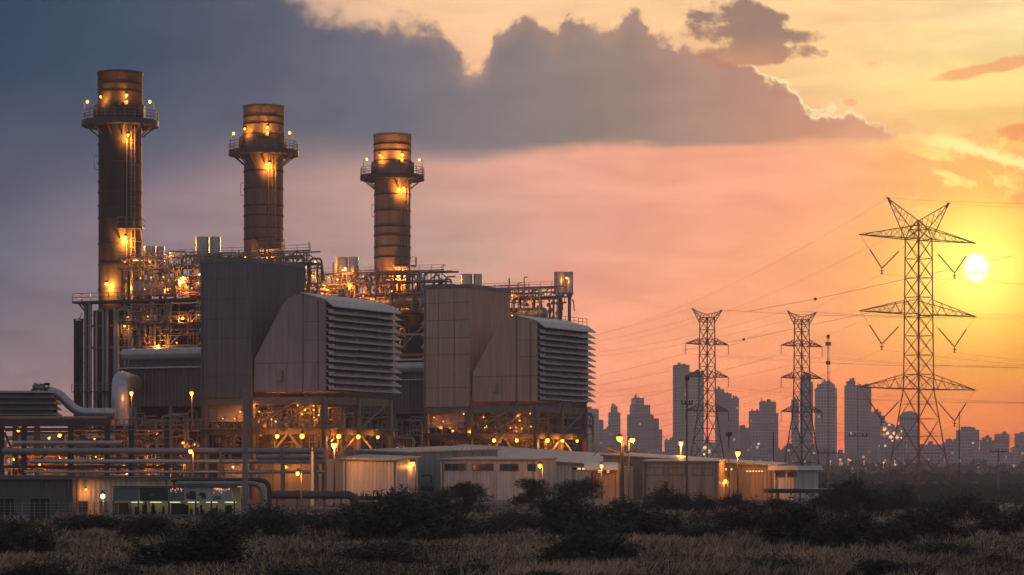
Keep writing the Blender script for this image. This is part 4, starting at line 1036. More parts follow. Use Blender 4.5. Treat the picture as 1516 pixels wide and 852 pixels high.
pole(363, 575, 226, .25, 'tall thick concrete pole standing right of the kiosk', ())
pole(462, 663, 284, .2, 'pale pole left of the pale corrugated shed', ((.3, .4),), 'white')
pole(1017, 560, 289, .1, 'thin tall pole rising above the store hall in front of the skyline', ((2.8, .6), (.2, .2)), 'steel_dark')
pole(1079, 640, 296, .12, 'dark pole just right of the nearer small pylon', ((.4, .3),), 'steel_dark')
pole(1226, 665, 400, .18, 'wooden looking pole with short cross arm right of the carport', ((.6, 1.6),), 'concrete')
pole(1270, 566, 430, .1, 'thin mast standing left of the tall pylon, pale upper half', ((8.6, 1.5),), 'galv')
pole(1420, 610, 540, .14, 'thin pole under the right arm of the tall pylon', (), 'steel_dark')
pole(1478, 664, 470, .22, 'pole with cross arm in the open field at the far right', ((.6, 1.5),), 'concrete')
pole(1145, 640, 380, .12, 'dark pole left of the second small pylon', (), 'steel_dark')
ms = thing('radio_mast', 'slender lattice radio mast rising over the round topped tower', 'mast', (XX(1226, 900), 900, 0)); mb = MB(); z1 = ZZ(497, 900)
for k in range(3): mb.bar((.4 * math.cos(k * 2.1), .4 * math.sin(k * 2.1), 0), (.25 * math.cos(k * 2.1), .25 * math.sin(k * 2.1), z1), .12)
for k in range(30): mb.bar((.35, .1, k * z1 / 30), (-.3, .1, (k + 1) * z1 / 30), .08)
mb.build('lattice', M['pylon'], ms); mb = MB()
for t, w in ((.93, .9), (.8, .7), (.98, .5)): mb.box(-w, w, -.3, .3, z1 * t, z1 * t + 1.2)
mb.build('antenna', M['pylon'], ms)
# ------------------------------------------------------------------ pylons
def face_pts(a, z): return [(-a, -a, z), (a, -a, z), (a, a, z), (-a, a, z)]


def make_pylon(loc, rz, label, levels, arms, horn, wl_, wb, vstrings, group, pm='pylon', cap=0.):
    root = thing('pylon', label, 'pylon', loc, rz, group)
    leg = MB(); br = MB()
    for (a0, z0), (a1, z1) in zip(levels[:-1], levels[1:]):
        p0, p1 = face_pts(a0, z0), face_pts(a1, z1)
        for k in range(4):
            leg.bar(p0[k], p1[k], wl_)
            q = (k + 1) % 4
            br.bar(p0[k], p1[q], wb); br.bar(p0[q], p1[k], wb); br.bar(p1[k], p1[q], wb)
            if a0 - a1 > .6:                          # redundant bars in the splayed foot
                m0 = Vector(p0[k]).lerp(Vector(p1[k]), .5); m1 = Vector(p0[q]).lerp(Vector(p1[q]), .5); c = (Vector(p0[k]) + Vector(p1[q]) + Vector(p0[q]) + Vector(p1[k])) / 4
                br.bar(m0, c, wb * .8); br.bar(m1, c, wb * .8)
    body = leg.build('leg_frame', M[pm], root); br.build('bracing', M[pm], body)

    def hw(z):
        for (a0, z0), (a1, z1) in zip(levels[:-1], levels[1:]):
            if z0 <= z <= z1: return a0 + (a1 - a0) * (z - z0) / (z1 - z0)
        return levels[-1][0]
    for (z, L, h) in arms:
        for sx in (-1, 1):
            mb = MB(); a, b = hw(z), hw(z + h); tip = Vector((sx * L, 0, z + .1)); n = 5
            for sy in (-1, 1):
                lo_, up_ = Vector((sx * a, sy * a, z)), Vector((sx * b, sy * b, z + h))
                mb.bar(lo_, tip, wl_ * .9); mb.bar(up_, tip, wl_ * .75)
                for k in range(n):
                    mb.bar(up_.lerp(tip, k / n), lo_.lerp(tip, (k + .5) / n), wb * .8); mb.bar(lo_.lerp(tip, (k + .5) / n), up_.lerp(tip, (k + 1) / n), wb * .8)
            for k in range(n):
                mb.bar(Vector((sx * a, -a, z)).lerp(tip, k / n), Vector((sx * a, a, z)).lerp(tip, (k + .5) / n), wb * .7)
            mb.build('cross_arm', M[pm], root)
            if vstrings:
                ap = Vector((sx * L * .62, 0, z - 6.3)); t0 = Vector((sx * L * .97, 0, z)); t1 = Vector((sx * (a + .3), 0, z))
                mb = MB()
                for t in (t0, t1):
                    d = (ap - t); mb.bar(t, t + d * .42, .035); mb.cyl(t + d * .42, ap, .08, n=8)
                    for k in range(12): mb.cyl(t + d * (.44 + k * .046), t + d * (.455 + k * .046), .15, n=8)
                mb.bar(ap, ap - Vector((0, 0, 1.2)), .12); mb.bar(ap - Vector((.5, 0, .5)), ap + Vector((.5, 0, -.5)), .16); mb.bar(ap - Vector((.4, 0, 1.0)), ap + Vector((.4, 0, -1.0)), .12)
                mb.build('insulator_string', M['porcelain'], root)
            else:
                mb = MB(); mb.cyl(tip, tip - Vector((0, 0, 2.3)), .08, n=8); mb.bar(tip - Vector((.25, 0, 2.4)), tip + Vector((.25, 0, -2.4)), .08)
                mb.build('insulator_string', M['porcelain'], root)
    zt = levels[-1][1]; hz, hx, hbase = horn
    for sx in (-1, 1):
        mb = MB(); tip = Vector((sx * hx, 0, hz)); a = hw(hbase)
        rts = [Vector((sx * a, -a, hbase)), Vector((sx * a, a, hbase)), Vector((0, 0, zt + cap))]
        for r_ in rts: mb.bar(r_, tip, wl_ * .75)
        for k in range(5):
            for i in range(3): mb.bar(rts[i].lerp(tip, k / 5), rts[(i + 1) % 3].lerp(tip, (k + .7) / 5), wb * .75)
        mb.bar(tip - Vector((sx * .6, 0, 0)), tip + Vector((sx * .3, 0, .1)), .2)
        mb.build('earth_peak', M[pm], root)
    return root


YT = 545.; T = (XX(1360, YT), YT, 0)
RT = R(38)
lv = [(4.6, 0), (3.75, 7), (2.9, 14), (2.15, 20), (2.1, 23)] + [(2.1 - .22 * k / 7, 23 + 27.2 * k / 7) for k in range(1, 8)] + [(1.3, 52.2), (.25, 54)]
make_pylon(T, RT, 'tallest lattice pylon, in front of the setting sun, V shaped insulators under its arms', lv,
           ((20, 17.0, 3.0), (35.1, 17.0, 2.9), (50.2, 17.0, 2.8)), (58.0, 8.9, 50.2), .17, .095, True, 'lattice pylons')
SMALL = [(3.75, 0), (3.1, 5.5), (2.45, 11), (1.75, 17.2), (1.5, 20.5)] + [(1.5 - .2 * k / 7, 20.5 + 21.5 * k / 7) for k in range(1, 8)]
PA = (XX(1047, 680), 680., 0); PB = (XX(1187, 690), 690., 0); RS = R(40)
ARM = ((18.4, 7.5, 1.9), (27., 7.5, 1.8), (35.2, 7.5, 1.7))
make_pylon(PA, RS, 'left small lattice pylon, standing behind the store hall', SMALL, ARM, (43.9, 5.1, 40.6), .2, .12, False, 'lattice pylons', 'pylon_dark', .7)
make_pylon(PB, RS, 'right small lattice pylon, standing between the store hall and the tall pylon', SMALL, ARM, (43.9, 5.1, 40.6), .2, .12, False, 'lattice pylons', 'pylon_dark', .7)


# ------------------------------------------------------------------ conductors
def span(a, b, sag, n=18):
    a = Vector(a); b = Vector(b)
    return [a.lerp(b, t / n) - Vector((0, 0, 4 * sag * (t / n) * (1 - t / n))) for t in range(n + 1)]


def conductors(base, rz, pts, near, far, what, r, balls=()):
    c, s_ = math.cos(rz), math.sin(rz)
    for i, ((lx, lz), word) in enumerate(pts):
        p = Vector((base[0] + lx * c, base[1] + lx * s_, lz)); o = Vector((lx * c, lx * s_, 0))
        A = Vector(near) + o + Vector((0, 0, lz)); B = Vector(far) + o + Vector((0, 0, lz))
        mb = MB(); mb.tube(span(A, p, 9), r, 4); mb.tube(span(p, B, 9), r, 4)
        w = mb.build('power_line', M['wire']); tag(w, f'power line held by the {word} of the {what}', 'power line', 'overhead power lines')


P3 = []
for (z, L, nm) in ((20, 17.0, 'lowest'), (35.1, 17.0, 'middle'), (50.2, 17.0, 'top')):
    for sx, sd in ((-1, 'left'), (1, 'right')): P3.append(((sx * L * .62, z - 7.4), f'{nm} {sd} V insulator'))
P3 += [((-8.9, 58), 'left peak'), ((8.9, 58), 'right peak')]
conductors(T, RT, P3, (T[0] + 150, T[1] - 215, 2), (T[0] - 85, T[1] + 440, -10), 'tallest pylon', .015)
for base, nm in ((PA, 'left small pylon'), (PB, 'right small pylon')):
    P = []
    for (z, L, h), w in zip(ARM, ('lowest', 'middle', 'top')):
        for sx, sd in ((-1, 'left'), (1, 'right')): P.append(((sx * L, z - 2.4), f'{w} {sd} arm'))
    P += [((-5, 44.2), 'left peak'), ((5, 44.2), 'right peak')]
    conductors(base, RS, P, (base[0] + 190, base[1] - 230, 6), (base[0] - 132, base[1] + 160, 0), nm, .02)
# marker balls
for px, py, Y, lb in ((1207, 443, 600, 'dark marker ball hanging in the sky above the right small pylon'), (1101, 503, 640, 'dark marker ball between the two small pylons')):
    x, y, z = local(px, py, Y); mb = MB(); mb.sphere((x, y, z), .35, 8, 6); mb.bar((x - 14, y + 8, z - 2.2), (x, y, z), .07); mb.bar((x, y, z), (x + 40, y - 20, z + 8), .07)
    tag(mb.build('marker_ball', M['wire']), lb, 'marker ball', 'marker balls on earth wires')

# ------------------------------------------------------------------ the city
def facade(name, lit, strength, seed, base=(.66, .5, .53)):
    m = bpy.data.materials.new(name); m.use_nodes = True
    nt = m.node_tree; nd = nt.nodes; lk = nt.links; b = nd['Principled BSDF']; b.inputs['Roughness'].default_value = .6

    def mt(op, *a):
        n = nd.new('ShaderNodeMath'); n.operation = op
        for i, v in enumerate(a):
            if hasattr(v, 'is_linked') or hasattr(v, 'links'): lk.new(v, n.inputs[i])
            else: n.inputs[i].default_value = v
        return n.outputs[0]
    tc = nd.new('ShaderNodeTexCoord'); sp_ = nd.new('ShaderNodeSeparateXYZ'); lk.new(tc.outputs['Object'], sp_.inputs[0]); oi = nd.new('ShaderNodeObjectInfo')
    u = mt('ADD', sp_.outputs[0], sp_.outputs[1])
    fu = mt('DIVIDE', u, 3.2); fv = mt('DIVIDE', sp_.outputs[2], 3.4)
    cx_ = nd.new('ShaderNodeCombineXYZ'); lk.new(mt('FLOOR', fu), cx_.inputs[0]); lk.new(mt('FLOOR', fv), cx_.inputs[1]); lk.new(mt('MULTIPLY', oi.outputs['Random'], 91.7), cx_.inputs[2])
    wn_ = nd.new('ShaderNodeTexWhiteNoise'); lk.new(cx_.outputs[0], wn_.inputs[0])
    on = mt('GREATER_THAN', wn_.outputs['Value'], 1 - lit)
    wu = mt('LESS_THAN', mt('ABSOLUTE', mt('SUBTRACT', mt('FRACT', fu), .5)), .36); wv = mt('LESS_THAN', mt('ABSOLUTE', mt('SUBTRACT', mt('FRACT', fv), .5)), .3)
    win = mt('MULTIPLY', wu, wv)
    mx = nd.new('ShaderNodeMix'); mx.data_type = 'RGBA'; lk.new(win, mx.inputs[0]); rb_ = nd.new('ShaderNodeValToRGB'); rb_.color_ramp.elements[0].color = (*[c * .6 for c in base], 1); rb_.color_ramp.elements[1].color = (*[min(1, c * 1.45) for c in base], 1); lk.new(oi.outputs['Random'], rb_.inputs[0]); lk.new(rb_.outputs[0], mx.inputs[6]); mx.inputs[7].default_value = (.2, .16, .18, 1); lk.new(mx.outputs[2], b.inputs['Base Color'])
    rp = nd.new('ShaderNodeValToRGB'); e = rp.color_ramp.elements; e[0].color = (1, .45, .16, 1); e[1].color = (1, .7, .42, 1); e[0].position = .3
    w2 = nd.new('ShaderNodeTexWhiteNoise'); w2.noise_dimensions = '4D'; lk.new(cx_.outputs[0], w2.inputs['Vector']); w2.inputs['W'].default_value = 5; lk.new(w2.outputs['Value'], rp.inputs[0])
    lk.new(rp.outputs[0], b.inputs['Emission Color']); lk.new(mt('MULTIPLY', mt('MULTIPLY', on, win), mt('MULTIPLY', w2.outputs['Value'], strength)), b.inputs['Emission Strength'])
    return m


FAC = [facade('tower_facade', .014, 1.0, 1), facade('dark_tower_facade', .008, .9, 2, (.55, .42, .46)), facade('lowrise_facade', .045, 1.4, 3, (.52, .4, .43)), facade('floodlit_facade', .35, 2.6, 4, (.6, .5, .4))]  # wall and glass tones paled to carry part of the haze


def tower(tiers, Y, label, fm=0, name='skyscraper', mast=None, cyl=False, cat='skyscraper', depth=24., group='city skyline blocks'):
    """tiers: (px0, px1, top row) - blocks of one building, butted on each other"""
    xs = [t[0] for t in tiers] + [t[1] for t in tiers]; xc = XX((min(xs) + max(xs)) / 2, Y)
    o = thing(name, label, cat, (xc, Y, 0), 0, group)
    for i, (a, b, t) in enumerate(tiers):
        x0, x1 = XX(a, Y) - xc, XX(b, Y) - xc; z = ZZ(t, Y); d = depth / 2 - i * 1.7
        if cyl and i == cyl - 1:
            mb = MB(); n = 8; w = (x1 - x0) / 2; c = (x0 + x1) / 2; h = w * .8
            mb.prism([(x0, 0), (x1, 0), (x1, z - h)] + [(c + w * math.cos(math.pi * k / n), z - h + h * math.sin(math.pi * k / n)) for k in range(1, n)] + [(x0, z - h)], -d, d)
        else:
            mb = MB(); mb.box(x0, x1, -d, d, 0, z)
        blk = mb.build('block', FAC[fm], o)
        if (x1 - x0) > 6 and not (cyl and i == cyl - 1):
            mb = MB(); rng = random.Random(int(a * 7 + t)); w = x1 - x0
            for k in range(3):
                q = x0 + w * rng.uniform(.05, .7); mb.box(q, q + w * rng.uniform(.08, .25), -d * .5, d * .4 + k * .3, z, z + rng.uniform(1, 3.5))
            mb.build('roof_plant', M['concrete'], blk)
    if mast:
        p, t = mast; MB().bar((XX(p, Y) - xc, 0, ZZ(t + 12, Y) - 6), (XX(p, Y) - xc, 0, ZZ(t, Y)), .9).build('antenna', M['pylon'], o)
    return o


for tiers, Y, lb, fm, mast, cy in (
    ([(858, 886, 606), (886, 893, 622), (893, 906, 636)], 3000, 'stepped tower half hidden behind the right leg of the beige intake house', 0, None, 0),
    ([(901, 918, 611), (904.5, 914, 602)], 3100, 'narrow tower with small crown directly above the paired lamps', 1, (906, 598), 0),
    ([(929, 967, 614), (933, 962, 600), (935, 953, 590), (967, 975, 620), (975, 980, 636)], 2950, 'broad stepped tower with square crown right of the narrow one', 0, (942, 584), 0),
    ([(999, 1018, 560), (997, 1020, 541)], 2900, 'tallest slab with a wider head left of the small pylon', 0, None, 0),
    ([(1018.5, 1041, 551)], 3050, 'wide plain slab partly behind the left small pylon', 0, None, 0),
    ([(1060, 1082, 583), (1060.5, 1071, 577), (1082, 1093, 590)], 2950, 'dark block with a slanting stepped top right of the left small pylon', 1, None, 0),
    ([(1094, 1110, 634)], 3100, 'low block filling the gap between two dark towers', 2, None, 0),
    ([(1110, 1125, 609), (1124.5, 1151, 612), (1125, 1148, 595)], 2950, 'wide dark tower with a raised right half left of the right small pylon', 1, (1127, 590), 0),
    ([(1173, 1181, 592), (1181, 1187, 640)], 3050, 'thin slab seen through the left leg of the right small pylon', 1, None, 0),
    ([(1186, 1202, 566), (1188, 1199, 556)], 2980, 'tall dark tower seen through the right small pylon', 1, None, 0),
    ([(1208, 1237, 575), (1211, 1234, 569), (1219, 1231, 566)], 2900, 'round shouldered tower with coloured lights below the radio mast', 0, None, 0),
    ([(1252, 1270, 571), (1254.5, 1265, 564.5)], 2950, 'left one of the twin slabs by the thin mast', 1, None, 0),
    ([(1271, 1288, 573)], 2980, 'right one of the twin slabs by the thin mast', 1, None, 0),
    ([(1288.5, 1308, 616), (1290, 1303, 610)], 3050, 'stubby tower attached right of the twin slabs', 1, None, 0),
    ([(1334, 1356, 609)], 2950, 'round topped tower seen through the legs of the tallest pylon', 1, None, 1),
    ([(1418, 1447, 637), (1427, 1440, 634)], 3000, 'broad block with many lit windows right of the tallest pylon', 2, None, 0),
    ([(1475, 1491.5, 643)], 3050, 'small square tower beside the field pole', 1, None, 0),
    ([(1505, 1530, 642)], 3000, 'block cut by the right edge of the picture', 1, None, 0),
    ([(1453, 1472, 652), (1457, 1466, 648)], 3080, 'squat stepped block left of the small square tower', 2, None, 0),
): tower(tiers, Y, lb, fm, mast=mast, cyl=cy)
for a, b, t, lb in ((1306, 1320, 628, 'brightly floodlit low block left of the round topped tower'), (1321, 1333, 634, 'smaller floodlit block touching the round topped tower'), (1040, 1058, 655, 'floodlit low block glowing between the legs of the left small pylon')):
    o = tower([(a, b, t)], 2800, lb, 3, name='lit_building', cat='lit building', group='floodlit city blocks')
    for k in range(3):
        q = XX(a + (b - a) * (k + .5) / 3, 2780) - o.location.x; MB().sphere((q, -25, ZZ(t + 8, 2780) - k * 4), 1.8, 8, 6).build('floodlight', M['far_light'], o)
rng = random.Random(21); marks = [(862, 'right leg of the beige intake house'), (905, 'narrow crowned tower'), (930, 'paired lamps'), (985, 'tallest slab'), (1047, 'left small pylon'), (1105, 'low gap block'), (1160, 'gate booth'), (1187, 'right small pylon'), (1240, 'round shouldered tower'), (1300, 'twin slabs'), (1360, 'tallest pylon'), (1432, 'many windowed block'), (1483, 'small square tower')]
used = {}
px = 850.
while px < 1530:
    w = rng.uniform(9, 26); t = rng.uniform(660, 684) if px > 985 or rng.random() < .5 else rng.uniform(646, 672)
    if 1300 < px < 1415: t = rng.uniform(650, 662)
    mk = min(marks, key=lambda m_: abs(m_[0] - px - w / 2))[1]; side = 'left of' if px + w / 2 < dict((b, a) for a, b in marks)[mk] else 'right of'
    hgt = 'tall' if t < 664 else 'low'
    key = (mk, side, hgt); used[key] = used.get(key, 0) + 1
    word = {1: 'first', 2: 'second', 3: 'third', 4: 'fourth', 5: 'fifth'}[used[key]]
    tower([(px, px + w, t)] + ([(px + w * .2, px + w * .6, t - rng.uniform(2, 6))] if rng.random() < .5 else []), rng.uniform(2550, 2780), f'{word} {hgt} city block counted rightwards, {side} the {mk}', 2, name='city_block', cat='city block', depth=18, group='low city blocks along the horizon')
    px += w * rng.uniform(.55, 1.0)
# street lights of the city edge
mb = MB()
rng = random.Random(33)
for i in range(48):
    px = rng.uniform(960, 1520); Y = rng.uniform(1900, 2600); z = rng.uniform(3, 12)
    mb.sphere((XX(px, Y), Y, z), rng.uniform(.4, .85), 6, 4); mb.bar((XX(px, Y), Y + 1, 0), (XX(px, Y), Y + 1, z), .3)
o = mb.build('city_street_lights', emit('city_sodium', (1, .42, .1), 1.8)); tag(o, 'scatter of tiny orange street lights along the foot of the city', 'lights', kind='stuff')

# ------------------------------------------------------------------ vegetation
def cards(n, fn, size, seed):
    rg = np.random.default_rng(seed); P = fn(n, rg); n = len(P)
    d = rg.normal(size=(n, 3)); d /= np.linalg.norm(d, axis=1)[:, None]; d[:, 2] = np.abs(d[:, 2]) * .8 + .1
    e = np.cross(d, rg.normal(size=(n, 3))); e /= np.linalg.norm(e, axis=1)[:, None]
    s_ = size * rg.uniform(.6, 1.5, (n, 1))
    V = np.stack([P - e * s_ * .28, P + d * s_ * .5 + e * s_ * .1, P + d * s_ * 1.1, P + e * s_ * .3 + d * s_ * .3], 1).reshape(-1, 3)
    return V


def cardmesh(name, V, m, k=4):
    me = bpy.data.meshes.new(name); n = len(V) // k
    me.vertices.add(len(V)); me.vertices.foreach_set('co', V.astype(np.float32).ravel())
    me.loops.add(n * k); me.loops.foreach_set('vertex_index', np.arange(n * k, dtype=np.int32))
    me.polygons.add(n); me.polygons.foreach_set('loop_start', np.arange(0, n * k, k, dtype=np.int32)); me.polygons.foreach_set('loop_total', np.full(n, k, dtype=np.int32))
    me.materials.append(m); me.update(calc_edges=True); me.validate(); return me


def bushfn(lobes):
    def fn(n, rg):
        out = []
        for (cx, cy, cz, rx, ry, rz), k in zip(lobes, [max(1, int(n * l[3] * l[5] / sum(q[3] * q[5] for q in lobes))) for l in lobes]):
            v = rg.normal(size=(k, 3)); v /= np.linalg.norm(v, axis=1)[:, None]; r = rg.uniform(.25, 1, (k, 1)) ** .45 * (1 + .16 * np.sin(v[:, :1] * 9 + cx * 7) + .12 * rg.normal(size=(k, 1)))
            p = v * r * np.array([rx, ry, rz]) + np.array([cx, cy, cz]); out.append(p[p[:, 2] > .01])
        return np.concatenate(out)
    return fn


def bush_mesh(seed, tall=1., mt='leaf_dark', n=5200, size=.075):
    rg = random.Random(seed); lobes = []
    for k in range(11):
        t = rg.uniform(-1, 1); h = (1 - abs(t) ** 1.6) * rg.uniform(.35, 1.)
        lobes.append((t * .42, rg.uniform(-.3, .3), h * .55 * tall, rg.uniform(.14, .26), rg.uniform(.14, .26), rg.uniform(.12, .3) * tall))
    V = cards(n, bushfn(lobes), size, seed)
    # long outer shoots
    g2 = np.random.default_rng(seed + 50); S_ = []
    for k in range(85):
        l = lobes[g2.integers(len(lobes))]; b = np.array([l[0], l[1], max(.05, l[2])]); d = np.array([g2.normal() * .5, g2.normal() * .4, g2.uniform(.3, 1.)]); d /= np.linalg.norm(d)
        for j in range(10): S_.append(b + d * (max(l[3], l[5]) * (.7 + .1 * j)) + g2.normal(size=3) * .015)
    S_ = np.array(S_); V = np.concatenate([V, cards(len(S_), lambda n_, r_: S_, size * .8, seed + 3)])
    return cardmesh('scrub_bush', V, M[mt])


BM = [bush_mesh(s_, t, m) for s_, t, m in ((1, .9, 'leaf_dark'), (2, 1.1, 'leaf_dark'), (3, .8, 'leaf_brown'), (4, 1.0, 'leaf_green'), (5, 1.25, 'leaf_brown'), (6, .7, 'leaf_dark'))]
# photo column, foot row, width and height in photo px, kind
BUSH = [(18, 824, 130, 66, 0), (-40, 800, 120, 60, 3), (140, 792, 170, 40, 5), (235, 800, 130, 48, 2), (300, 846, 190, 98, 1), (385, 800, 120, 62, 0), (455, 786, 110, 38, 3), (525, 790, 130, 50, 5),
        (600, 806, 185, 92, 0), (560, 838, 150, 50, 4), (672, 800, 130, 54, 2), (735, 796, 80, 42, 4), (605, 756, 90, 42, 3), (545, 762, 70, 26, 3), (640, 764, 70, 40, 1), (770, 786, 110, 40, 3),
        (845, 800, 140, 84, 1), (905, 786, 120, 56, 0), (872, 836, 130, 84, 3), (960, 800, 130, 54, 2), (990, 764, 78, 56, 4), (1043, 762, 46, 40, 4), (1035, 806, 120, 40, 5), (1110, 792, 120, 62, 4), (1190, 806, 150, 78, 2),
        (1240, 762, 80, 62, 1), (1275, 764, 66, 66, 0), (1326, 760, 74, 50, 4), (1275, 812, 150, 62, 0), (1350, 800, 150, 58, 2), (1430, 776, 110, 52, 0), (1465, 800, 120, 44, 2), (1525, 790, 120, 60, 1),
        (1395, 836, 120, 50, 3), (1150, 856, 170, 46, 3), (1310, 862, 160, 46, 5), (60, 868, 150, 48, 5), (190, 862, 130, 34, 4), (440, 870, 140, 42, 3), (700, 858, 110, 32, 5), (980, 862, 120, 36, 2), (1490, 850, 110, 40, 4), (800, 868, 100, 30, 0), (330, 786, 90, 40, 4), (1085, 760, 60, 34, 5), (1150, 762, 70, 30, 2), (1380, 758, 60, 26, 5)]
LM = [(5, 'left edge shed'), (120, 'lit doorway shed'), (230, 'green lit kiosk'), (363, 'tall concrete pole'), (440, 'short lamp post'), (540, 'pale corrugated shed'), (611, 'green shed lamp'), (720, 'four window annex'), (850, 'round tree'), (925, 'paired lamps'), (1010, 'barred window annex'), (1090, 'orange lit store wall'), (1165, 'gate booth'), (1240, 'radio mast'), (1360, 'tallest pylon'), (1478, 'field pole')]
seen = {}
rng = random.Random(12)
for (px, py, w, h, k) in BUSH:
    Y = GY(py); s_ = w * Y / F; hh = h * Y / F
    o = bpy.data.objects.new('scrub_bush', BM[k]); COL.objects.link(o)
    o.location = (XX(px, Y), Y, -.02); o.rotation_euler = (0, 0, rng.choice((0, math.pi)) + rng.uniform(-.4, .4))
    top = max(v.co.z for v in BM[k].vertices); o.scale = (s_, s_, hh / top)
    lm = min(LM, key=lambda q: abs(q[0] - px))[1]; row = 'front' if py > 828 else 'middle' if py > 775 else 'back'
    tint = {0: 'dark', 1: 'black green', 2: 'brownish', 3: 'green', 4: 'tall brown', 5: 'low dark'}[k]
    lb = f'{tint} scrub bush in the {row} of the field, below the {lm}'
    if lb in seen: lb = f'{tint} scrub bush in the {row} field, farther right below the {lm}'
    assert lb not in seen, lb
    seen[lb] = 1; tag(o, lb, 'bush', 'scrub bushes in the field')


def tree(px, py, w, h, label, seed, mt='leaf_dark', crown_lo=.16):
    Y = GY(py); W_ = w * Y / F; H = h * Y / F; rg = random.Random(seed)
    o = thing('tree', label, 'tree', (XX(px, Y), Y, 0), 0, 'small trees before the halls')
    mb = MB(); lobes = []
    for k in range(13):
        a = rg.uniform(0, 6.28); rr = rg.uniform(.1, .42) * W_; zz = H * rg.uniform(crown_lo, .84)
        p = (rr * math.cos(a), rr * math.sin(a) * .8, zz); lobes.append((*p, rg.uniform(.15, .25) * W_, rg.uniform(.15, .25) * W_, rg.uniform(.12, .21) * H))
        st_ = (0, 0, H * rg.uniform(.12, .35)); md = (p[0] * .5, p[1] * .5, (st_[2] + zz) * .52); mb.tube([st_, md, p], [.08 * W_ / 4, .05 * W_ / 4, .015], 6)
    mb.tube([(0, 0, 0), (.05, 0, H * .3), (0, .05, H * .6)], [.16 * W_ / 4, .11 * W_ / 4, .04], 8); mb.build('trunk', M['bark'], o)
    V = cards(8000, bushfn(lobes), .19, seed); me = cardmesh('crown', V, M[mt]); c = bpy.data.objects.new('crown', me); COL.objects.link(c); c.parent = o


tree(690, 768, 92, 52, 'dark leafy tree in front of the four window annex', 5)
tree(786, 757, 66, 50, 'dense dark tree beside the annex end lamp', 6)
tree(848, 762, 86, 64, 'round crowned tree in front of the store hall end', 7, 'leaf_green', .3)

# far tree belts, ground cover and dry grass: nobody could count these
def beltfn(x0, x1, Y0, Y1, h0, h1):
    def fn(n, rg):
        u = rg.uniform(0, 1, n); Y = Y0 + (Y1 - Y0) * rg.uniform(0, 1, n); x = (x0 + (x1 - x0) * u) * Y / F
        hm = h0 + (h1 - h0) * (.5 + .25 * np.sin(u * 61) + .25 * np.sin(u * 143 + 1)); return np.stack([x, Y, hm * rg.uniform(0, 1, n) ** .8], 1)
    return fn
V = np.concatenate([cards(9000, beltfn(60, 900, 1400, 1750, 3, 9), 2.6, 41), cards(9000, beltfn(330, 860, 850, 1000, 1, 3.4), 1.1, 42), cards(7000, beltfn(-850, -600, 520, 640, 1, 5), .9, 43), cards(9000, beltfn(420, 860, 440, 640, .3, 1.2), .6, 44), cards(26000, beltfn(420, 900, 284, 440, .15, .75), .34, 45)])
o = bpy.data.objects.new('distant_scrub', cardmesh('distant_scrub', V, M['leaf_green'])); COL.objects.link(o); tag(o, 'far dark belts of scrub on the plain before the city', 'scrub', kind='stuff')


def fnoise(x, y, s):                                  # cheap smooth patchiness
    return (np.sin(x / s * 1.7 + 1.3 * np.sin(y / s * .9)) + np.sin(y / s * .8 + 1.7 * np.sin(x / s * .6 + 2)) + .6 * np.sin((x + y * .6) / s * 3.1)) / 2.6


def field(n, Y0, Y1, rg, margin=.225):
    Y = (Y0 ** -1. + rg.uniform(0, 1, n) * (Y1 ** -1. - Y0 ** -1.)) ** -1.; x = rg.uniform(-1, 1, n) * Y * margin; return x, Y


rg = np.random.default_rng(5)
def blades(x, Y, h, wd, lean, rg):
    n = len(x); a = rg.uniform(0, 6.28, n); b0 = np.stack([x, Y, np.zeros(n)], 1); wv = np.stack([np.cos(a) * wd, np.sin(a) * wd, np.zeros(n)], 1)
    mid = b0 + np.stack([lean[:, 0] * .38, lean[:, 1] * .38, h * .62], 1); tp = b0 + np.stack([lean[:, 0], lean[:, 1], h], 1)
    return np.stack([b0 - wv, b0 + wv, mid + wv * .9, tp, mid - wv * .9], 1).reshape(-1, 3)
x, Y = field(95000, 92, 262, rg); pt = fnoise(x, Y, 7.) + .35 * rg.normal(size=len(x)); x, Y = x[pt > -.1], Y[pt > -.1]
n = len(x); h = np.maximum(rg.uniform(.15, .6, n) * (.75 + .5 * fnoise(x, Y, 4.)), .1)
V = [blades(x, Y, h, rg.uniform(.011, .025, n) * (Y / 110), rg.normal(size=(n, 2)) * .3 * h[:, None], rg)]
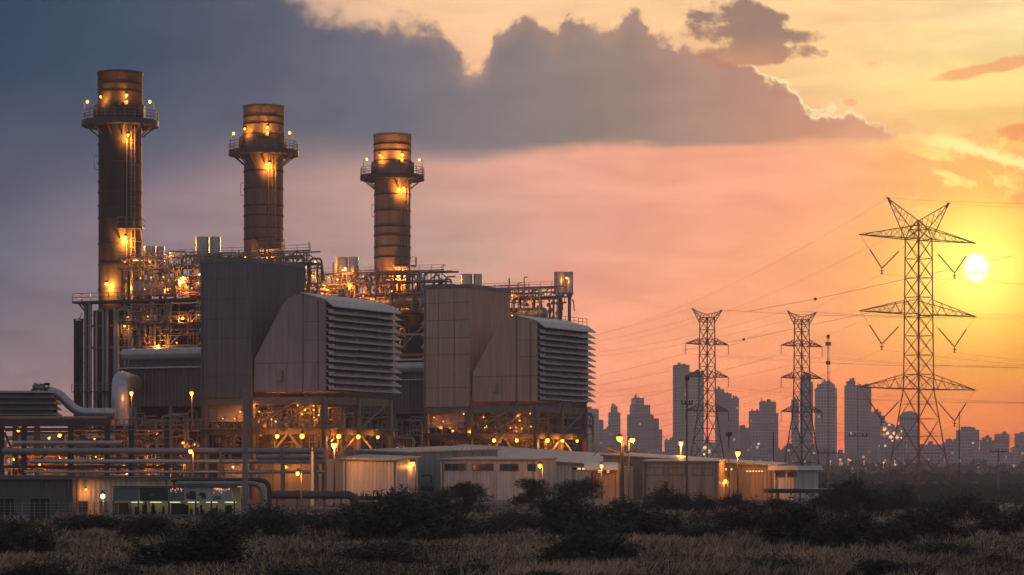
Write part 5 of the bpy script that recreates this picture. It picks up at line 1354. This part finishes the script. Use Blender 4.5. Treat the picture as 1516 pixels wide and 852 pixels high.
# taller seeded tufts, each a fan of bent blades
x, Y = field(15000, 92, 268, rg); pt = fnoise(x, Y, 9.) + .5 * fnoise(x + 31, Y, 2.6) + .25 * rg.normal(size=len(x)); x, Y = x[pt > .12], Y[pt > .12]
th = rg.uniform(.3, .95, len(x)) * (.8 + .35 * fnoise(x, Y, 13.)); k = 15
x, Y, th = np.repeat(x, k), np.repeat(Y, k), np.repeat(th, k); n = len(x); a = rg.uniform(0, 6.28, n); sp = rg.uniform(.08, .75, n)
V.append(blades(x + np.cos(a) * .1, Y + np.sin(a) * .1, th * rg.uniform(.55, 1., n), rg.uniform(.014, .03, n) * (Y / 110), np.stack([np.cos(a) * sp * th + .12 * th, np.sin(a) * sp * th], 1), rg))
V = np.concatenate(V)
o = bpy.data.objects.new('dry_grass', cardmesh('dry_grass', V, M['straw'], 5)); COL.objects.link(o); tag(o, 'dry straw coloured grass covering the foreground field', 'grass', kind='stuff')


def weedfn(n, rg_):
    x, Y = field(n, 92, 285, rg_); k = fnoise(x, Y, 7.) + .3 * rg_.normal(size=n) < .25; x, Y = x[k], Y[k]
    hm = .15 + .55 * np.clip(.5 + .5 * fnoise(x + 9, Y, 3.), 0, 1); return np.stack([x, Y, hm * rg_.uniform(0, 1, len(x))], 1)
V = cards(90000, weedfn, .16, 61)
o = bpy.data.objects.new('ground_weeds', cardmesh('ground_weeds', V, M['weeds'])); COL.objects.link(o); tag(o, 'low dark weeds between the clumps of dry grass', 'weeds', kind='stuff')

# ------------------------------------------------------------------ air
hz = MB().box(-2400, 2400, -150, 5400, -1, 132).build('haze', bpy.data.materials.new('haze_air')); tag(hz, 'pale evening haze filling the air', 'haze', kind='stuff')
hm = hz.data.materials[0]; hm.use_nodes = True; hn = hm.node_tree.nodes
for n in list(hn): hn.remove(n)
pv = hn.new('ShaderNodeVolumePrincipled'); pv.inputs['Color'].default_value = (1, .9, .97, 1); pv.inputs['Density'].default_value = RHO; pv.inputs['Anisotropy'].default_value = 0
om = hn.new('ShaderNodeOutputMaterial'); hm.node_tree.links.new(pv.outputs[0], om.inputs['Volume'])

dups = {k: v for k, v in LABELS.items() if len(v) > 1}
if dups: print('DUP LABELS', dups)
